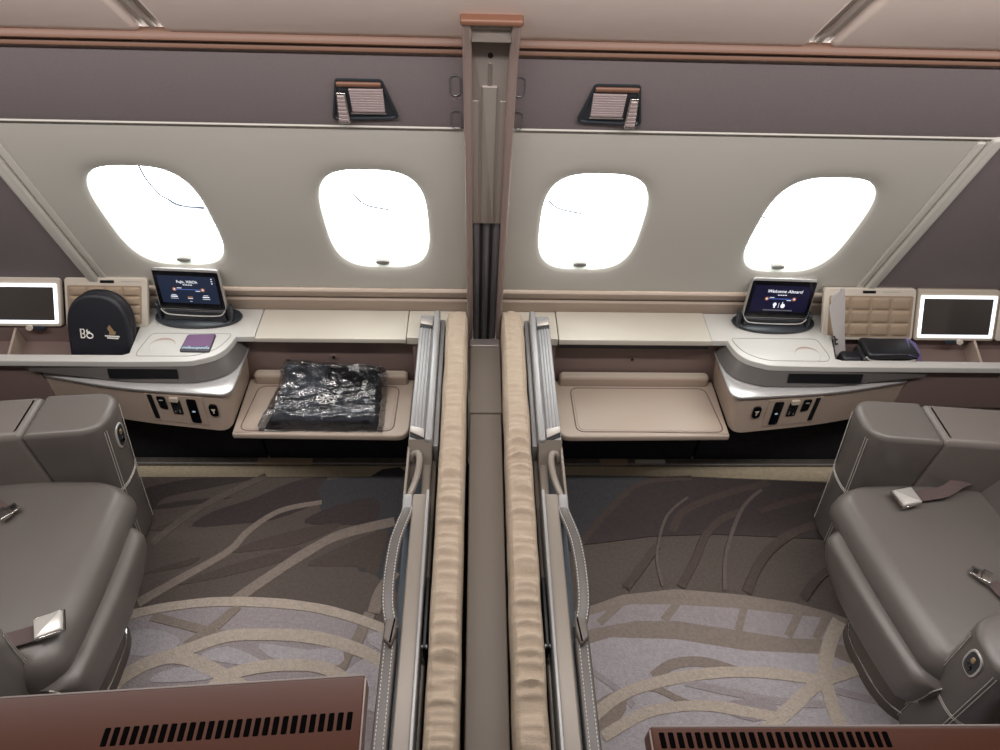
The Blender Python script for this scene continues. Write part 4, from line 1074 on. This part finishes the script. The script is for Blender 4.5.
# ------------------------------------------------------------------ glossy brown monitor backs in the foreground
def monitor(s, label):
    L = s < 0
    root = thing('monitor', (s*.55, .35, .5), label, 'monitor', 'glossy brown monitors in the foreground')
    if L: a, b, z = Vector((-.218, .482, .9)), Vector((-1.1, .434, .9)), .9
    else: a, b, z = Vector((.274, .391, .9)), Vector((1.15, .386, .9)), .9
    d = (b-a).normalized(); n = Vector((0, 0, 1)).cross(d); n = n if n.y < 0 else -n
    def Q(t, w, h): return a+d*t+n*w+Vector((0, 0, h))
    Ln = (b-a).length
    tilt = -.10
    poly = roundpoly([(0, 0), (Ln, 0), (Ln, .34), (0.012, .34)], [.010, .01, .01, .01], 6)
    bm = BM(); t = bmesh.new(); addprism(t, poly, -.045, 0, .004, 4)
    for v in t.verts: v.co = Q(v.co.x, v.co.y, v.co.z+tilt*v.co.y)
    bmesh.ops.recalc_face_normals(t, faces=t.faces[:]); merge(bm, t); body = obj('housing', bm, 'gloss_brown', root)
    bm = BM(); addtube(bm, [Q(.006, .001, -.001), Q(Ln, .001, -.001)], .0022, 8); addtube(bm, [Q(.0015, .006, -.001), Q(.012, .34, -.001+tilt*.34)], .0018, 8); obj('edge_trim', bm, 'gloss_edge', root)
    w0, w1 = (.060, .088) if L else (.010, .034)
    bm = BM()
    cnt = 30 if L else 26
    for k in range(cnt):
        t0 = (.020 if L else .016)+k*.0155; t = bmesh.new()
        if L and k > 26: continue
        addprism(t, roundpoly([(t0, w0), (t0+.0095, w0), (t0+.0115, w1), (t0+.002, w1)], .002, 3), -.001, .0007)
        for v in t.verts: v.co = Q(v.co.x, v.co.y, v.co.z+tilt*v.co.y)
        bmesh.ops.recalc_face_normals(t, faces=t.faces[:]); merge(bm, t)
    obj('vent_grille', bm, 'vent_black', root)
    bm = BM(); addbox(bm, min(s*.45, s*.75), max(s*.45, s*.75), .12, .20, 0, .84, .01); obj('stand', bm, 'leather_dark', root)
monitor(-1, 'glossy dark brown monitor housing with vents at the lower left')
monitor(1, 'glossy dark brown monitor housing with vents at the lower right')

# ------------------------------------------------------------------ carpet: one floor mesh, pattern and a painted shadow band inlaid in its own pile
FM = ['c_base', 'c_cream', 'c_tan', 'c_mid', 'c_dark', 'c_teal', 'c_brown', 'c_lilac', 'c_grey', 'c_lilac2', 'c_strip', 'c_dkline']
FI = {n: i for i, n in enumerate(FM)}
fb = BM()
f0 = fb.faces.new([fb.verts.new(p) for p in ((-2.4, -1.65, 0), (2.4, -1.65, 0), (2.4, 2.1, 0), (-2.4, 2.1, 0))])
lay = [0]
def fpoly(pts, m, px, sm=4):
    lay[0] += 1; z = .0006+.00012*lay[0]
    P = [px(x, y) for x, y in pts]
    if sm: P = smooth_path(P, sm, True)
    t = bmesh.new(); addprism(t, [(p.x, p.y) for p in P], 0, z); bmesh.ops.triangulate(t, faces=t.faces[:])
    for f in t.faces: f.material_index = FI[m]
    merge(fb, t)
def fribbon(pts, w, m, px, w1=None):
    lay[0] += 1; z = .0010+.00012*lay[0]
    P = smooth_path([px(x, y) for x, y in pts], 7); n = len(P); rows = []
    for i, p in enumerate(P):
        d = (P[min(i+1, n-1)]-P[max(i-1, 0)]).normalized(); q = Vector((-d.y, d.x, 0))
        ww = (w+((w1 if w1 is not None else w)-w)*i/(n-1))/2*(1+.12*noise.noise(Vector((p.x*9, p.y*9, 3))))
        rows.append([Vector((p.x, p.y, 0))+q*ww, Vector((p.x, p.y, z))+q*ww*.93, Vector((p.x, p.y, z))-q*ww*.93, Vector((p.x, p.y, 0))-q*ww])
    v0 = len(fb.faces); vs = addgrid(fb, rows); fb.faces.ensure_lookup_table()
    for f in fb.faces[v0:]: f.material_index = FI[m]
def LP(x, y): return at(100+x/2.885, 440+y/2.885, 0)
def RP(x, y): return at(560+x/2.586, 440+y/2.586, 0)
# left carpet zones, far to near
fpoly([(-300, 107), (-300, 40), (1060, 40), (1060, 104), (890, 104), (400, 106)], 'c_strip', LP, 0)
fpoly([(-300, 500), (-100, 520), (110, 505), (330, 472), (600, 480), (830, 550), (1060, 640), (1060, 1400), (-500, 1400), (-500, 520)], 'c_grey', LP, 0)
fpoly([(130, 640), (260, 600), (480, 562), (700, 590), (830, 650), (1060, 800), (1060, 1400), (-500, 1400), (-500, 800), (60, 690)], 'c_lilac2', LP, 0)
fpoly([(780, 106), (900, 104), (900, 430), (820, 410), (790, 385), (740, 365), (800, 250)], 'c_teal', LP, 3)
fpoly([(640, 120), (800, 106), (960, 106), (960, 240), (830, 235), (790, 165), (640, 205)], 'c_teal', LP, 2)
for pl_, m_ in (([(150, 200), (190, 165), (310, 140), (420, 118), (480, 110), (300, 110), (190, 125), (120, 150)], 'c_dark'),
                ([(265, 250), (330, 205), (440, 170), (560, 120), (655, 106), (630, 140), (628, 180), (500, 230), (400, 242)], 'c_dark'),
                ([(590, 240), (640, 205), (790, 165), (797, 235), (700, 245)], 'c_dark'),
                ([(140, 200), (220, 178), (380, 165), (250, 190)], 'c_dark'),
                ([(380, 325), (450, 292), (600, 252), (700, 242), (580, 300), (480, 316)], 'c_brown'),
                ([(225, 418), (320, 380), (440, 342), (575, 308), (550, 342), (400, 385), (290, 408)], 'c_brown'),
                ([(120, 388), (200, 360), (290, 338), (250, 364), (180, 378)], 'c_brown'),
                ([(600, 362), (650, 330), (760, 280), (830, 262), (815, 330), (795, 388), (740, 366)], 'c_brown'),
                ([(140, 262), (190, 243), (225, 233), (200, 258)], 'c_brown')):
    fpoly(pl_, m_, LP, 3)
fribbon([(110, 470), (230, 402), (370, 322), (430, 262), (520, 205), (640, 180)], .035, 'c_tan', LP, .02)
fribbon([(390, 462), (480, 400), (600, 322), (700, 272), (850, 236)], .040, 'c_tan', LP)
fribbon([(150, 300), (230, 235), (300, 190), (400, 140), (480, 104)], .030, 'c_mid', LP)
fribbon([(790, 500), (810, 440), (850, 380)], .045, 'c_tan', LP)
fribbon([(740, 585), (760, 540), (780, 500)], .040, 'c_tan', LP)
fribbon([(690, 670), (715, 615), (740, 590)], .040, 'c_tan', LP)
fribbon([(250, 600), (330, 540), (400, 480)], .05, 'c_tan', LP, .03)
fribbon([(150, 510), (230, 530), (370, 568)], .03, 'c_tan', LP)
for pl_ in ([(80, 560), (160, 548), (228, 575), (200, 612), (90, 622)], [(290, 627), (370, 597), (470, 640), (430, 652)], [(460, 588), (600, 606), (690, 600), (690, 650), (520, 640)],
            [(180, 668), (260, 655), (345, 660), (310, 692), (150, 700)], [(720, 660), (780, 630), (850, 680), (850, 800), (740, 760), (690, 700)], [(780, 560), (830, 560), (850, 620), (780, 590)]):
    fpoly(pl_, 'c_lilac', LP, 3)
fribbon([(30, 520), (110, 500), (200, 482), (330, 468), (480, 470), (620, 485), (740, 516), (850, 560), (960, 620)], .034, 'c_cream', LP)
fribbon([(120, 655), (190, 628), (260, 602), (370, 567), (480, 562), (600, 568), (700, 590), (790, 627), (880, 690)], .042, 'c_cream', LP)
fribbon([(20, 730), (60, 690), (150, 640), (230, 628), (320, 660), (420, 720)], .05, 'c_cream', LP, .04)
fribbon([(300, 740), (360, 685), (450, 658), (560, 650), (650, 660), (720, 700)], .04, 'c_cream', LP)
# right carpet zones
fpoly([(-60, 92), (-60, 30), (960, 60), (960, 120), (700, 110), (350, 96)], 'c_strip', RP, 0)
fpoly([(-60, 92), (350, 98), (700, 112), (960, 122), (960, 270), (400, 245), (240, 250), (80, 270), (-60, 280)], 'c_dark', RP, 0)  # bench shadow painted into the carpet colour as a dark band
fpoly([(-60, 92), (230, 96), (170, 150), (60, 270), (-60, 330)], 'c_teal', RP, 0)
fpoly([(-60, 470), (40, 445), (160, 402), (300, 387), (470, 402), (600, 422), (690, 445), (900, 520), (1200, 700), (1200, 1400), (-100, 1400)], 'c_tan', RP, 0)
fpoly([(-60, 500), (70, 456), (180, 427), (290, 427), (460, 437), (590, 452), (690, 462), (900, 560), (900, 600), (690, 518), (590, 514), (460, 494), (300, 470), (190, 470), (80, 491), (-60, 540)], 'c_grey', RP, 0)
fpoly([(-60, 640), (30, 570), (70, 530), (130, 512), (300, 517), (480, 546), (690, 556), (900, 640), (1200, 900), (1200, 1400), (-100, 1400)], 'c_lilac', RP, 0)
fribbon([(50, 275), (110, 200), (180, 132), (240, 107), (340, 100)], .024, 'c_dkline', RP)
fribbon([(290, 238), (310, 195), (350, 170), (430, 140), (540, 112)], .030, 'c_dkline', RP)
fribbon([(312, 382), (350, 310), (375, 250), (415, 208), (465, 186)], .028, 'c_brown', RP)
fribbon([(515, 186), (600, 160), (700, 138)], .026, 'c_dkline', RP)
fribbon([(482, 396), (510, 330), (550, 278), (610, 238), (690, 214)], .034, 'c_brown', RP)
fribbon([(170, 384), (210, 330), (250, 275)], .030, 'c_brown', RP)
fribbon([(628, 412), (665, 360), (720, 320)], .030, 'c_brown', RP)
fribbon([(265, 380), (250, 300), (275, 200), (330, 150)], .010, 'c_mid', RP)
fribbon([(425, 390), (430, 290), (470, 180), (520, 130)], .014, 'c_mid', RP)
for q_ in ([(100, 476), (152, 428)], [(268, 468), (302, 424)], [(460, 496), (476, 432)], [(588, 510), (618, 448)], [(660, 516), (692, 452)]):
    fribbon([q_[0], ((q_[0][0]+q_[1][0])/2, (q_[0][1]+q_[1][1])/2), q_[1]], .026, 'c_tan', RP)
fribbon([(60, 580), (90, 605), (140, 640), (190, 690)], .022, 'c_grey', RP)
fribbon([(240, 615), (290, 582), (370, 576), (470, 604)], .034, 'c_tan', RP)
fribbon([(320, 628), (450, 656), (600, 682), (720, 684)], .024, 'c_grey', RP)
fribbon([(120, 705), (220, 642), (330, 682), (420, 694)], .022, 'c_tan', RP)
fribbon([(690, 645), (800, 672), (900, 690)], .024, 'c_grey', RP)
fpoly([(70, 700), (150, 650), (170, 700), (110, 760)], 'c_tan', RP, 3)
fpoly([(400, 690), (520, 668), (560, 700), (500, 730)], 'c_lilac2', RP, 3)
fribbon([(60, 740), (150, 666), (260, 626), (400, 604), (540, 605), (680, 624)], .036, 'c_cream', RP)
fribbon([(110, 770), (210, 712), (300, 692), (390, 690), (480, 704), (580, 724)], .034, 'c_cream', RP)
fribbon([(720, 470), (692, 540), (684, 612), (700, 680), (730, 760)], .046, 'c_cream', RP)
fribbon([(520, 760), (590, 700), (640, 652), (690, 620), (780, 590)], .040, 'c_cream', RP)
bmesh.ops.recalc_face_normals(fb, faces=[f for f in fb.faces if f is not f0])
for f in fb.faces:
    if f.normal.z < -.5 and f is not f0 and f.calc_center_median().z > .0003: f.normal_flip()
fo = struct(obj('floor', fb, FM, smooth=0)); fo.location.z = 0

# ------------------------------------------------------------------ light: white sky beyond the panes, added fill lamps inside the cabin
W = bpy.data.worlds.new('sky'); SC.world = W; W.use_nodes = True
W.node_tree.nodes['Background'].inputs[0].default_value = (.97, 1, .99, 1)
W.node_tree.nodes['Background'].inputs[1].default_value = 5.0
def area(name, loc, rot, sx, sy, power, col):
    l = bpy.data.lights.new(name, 'AREA'); l.shape = 'RECTANGLE'; l.size = sx; l.size_y = sy; l.energy = power; l.color = col
    o = bpy.data.objects.new(name, l); COL.objects.link(o); o.location = loc; o.rotation_euler = rot; return o
area('unseen_strip', (0, .98, 2.03), (0, 0, 0), 4.4, .08, 34, (1, .97, .95))  # added strip without a fixture, hung for its light on seats and cove
area('unseen_strip', (0, 1.00, 2.00), (radians(25), 0, 0), 4.4, .03, 1.6, (1, .5, .36))
area('ceiling_fill', (0, .0, 2.38), (0, 0, 0), 3.6, .6, 5, (1, .98, .97))  # added overhead fill, no fixture modelled on the ceiling
V = SC.view_settings
SC.display_settings.display_device = 'sRGB'
V.view_transform = 'Standard'; V.look = 'None'; V.gamma = 1; V.exposure = .28; V.use_curve_mapping = False
SC.cycles.use_denoising = True
SC.cycles.max_bounces = 8; SC.cycles.transparent_max_bounces = 12
SC.cycles.sample_clamp_indirect = 6
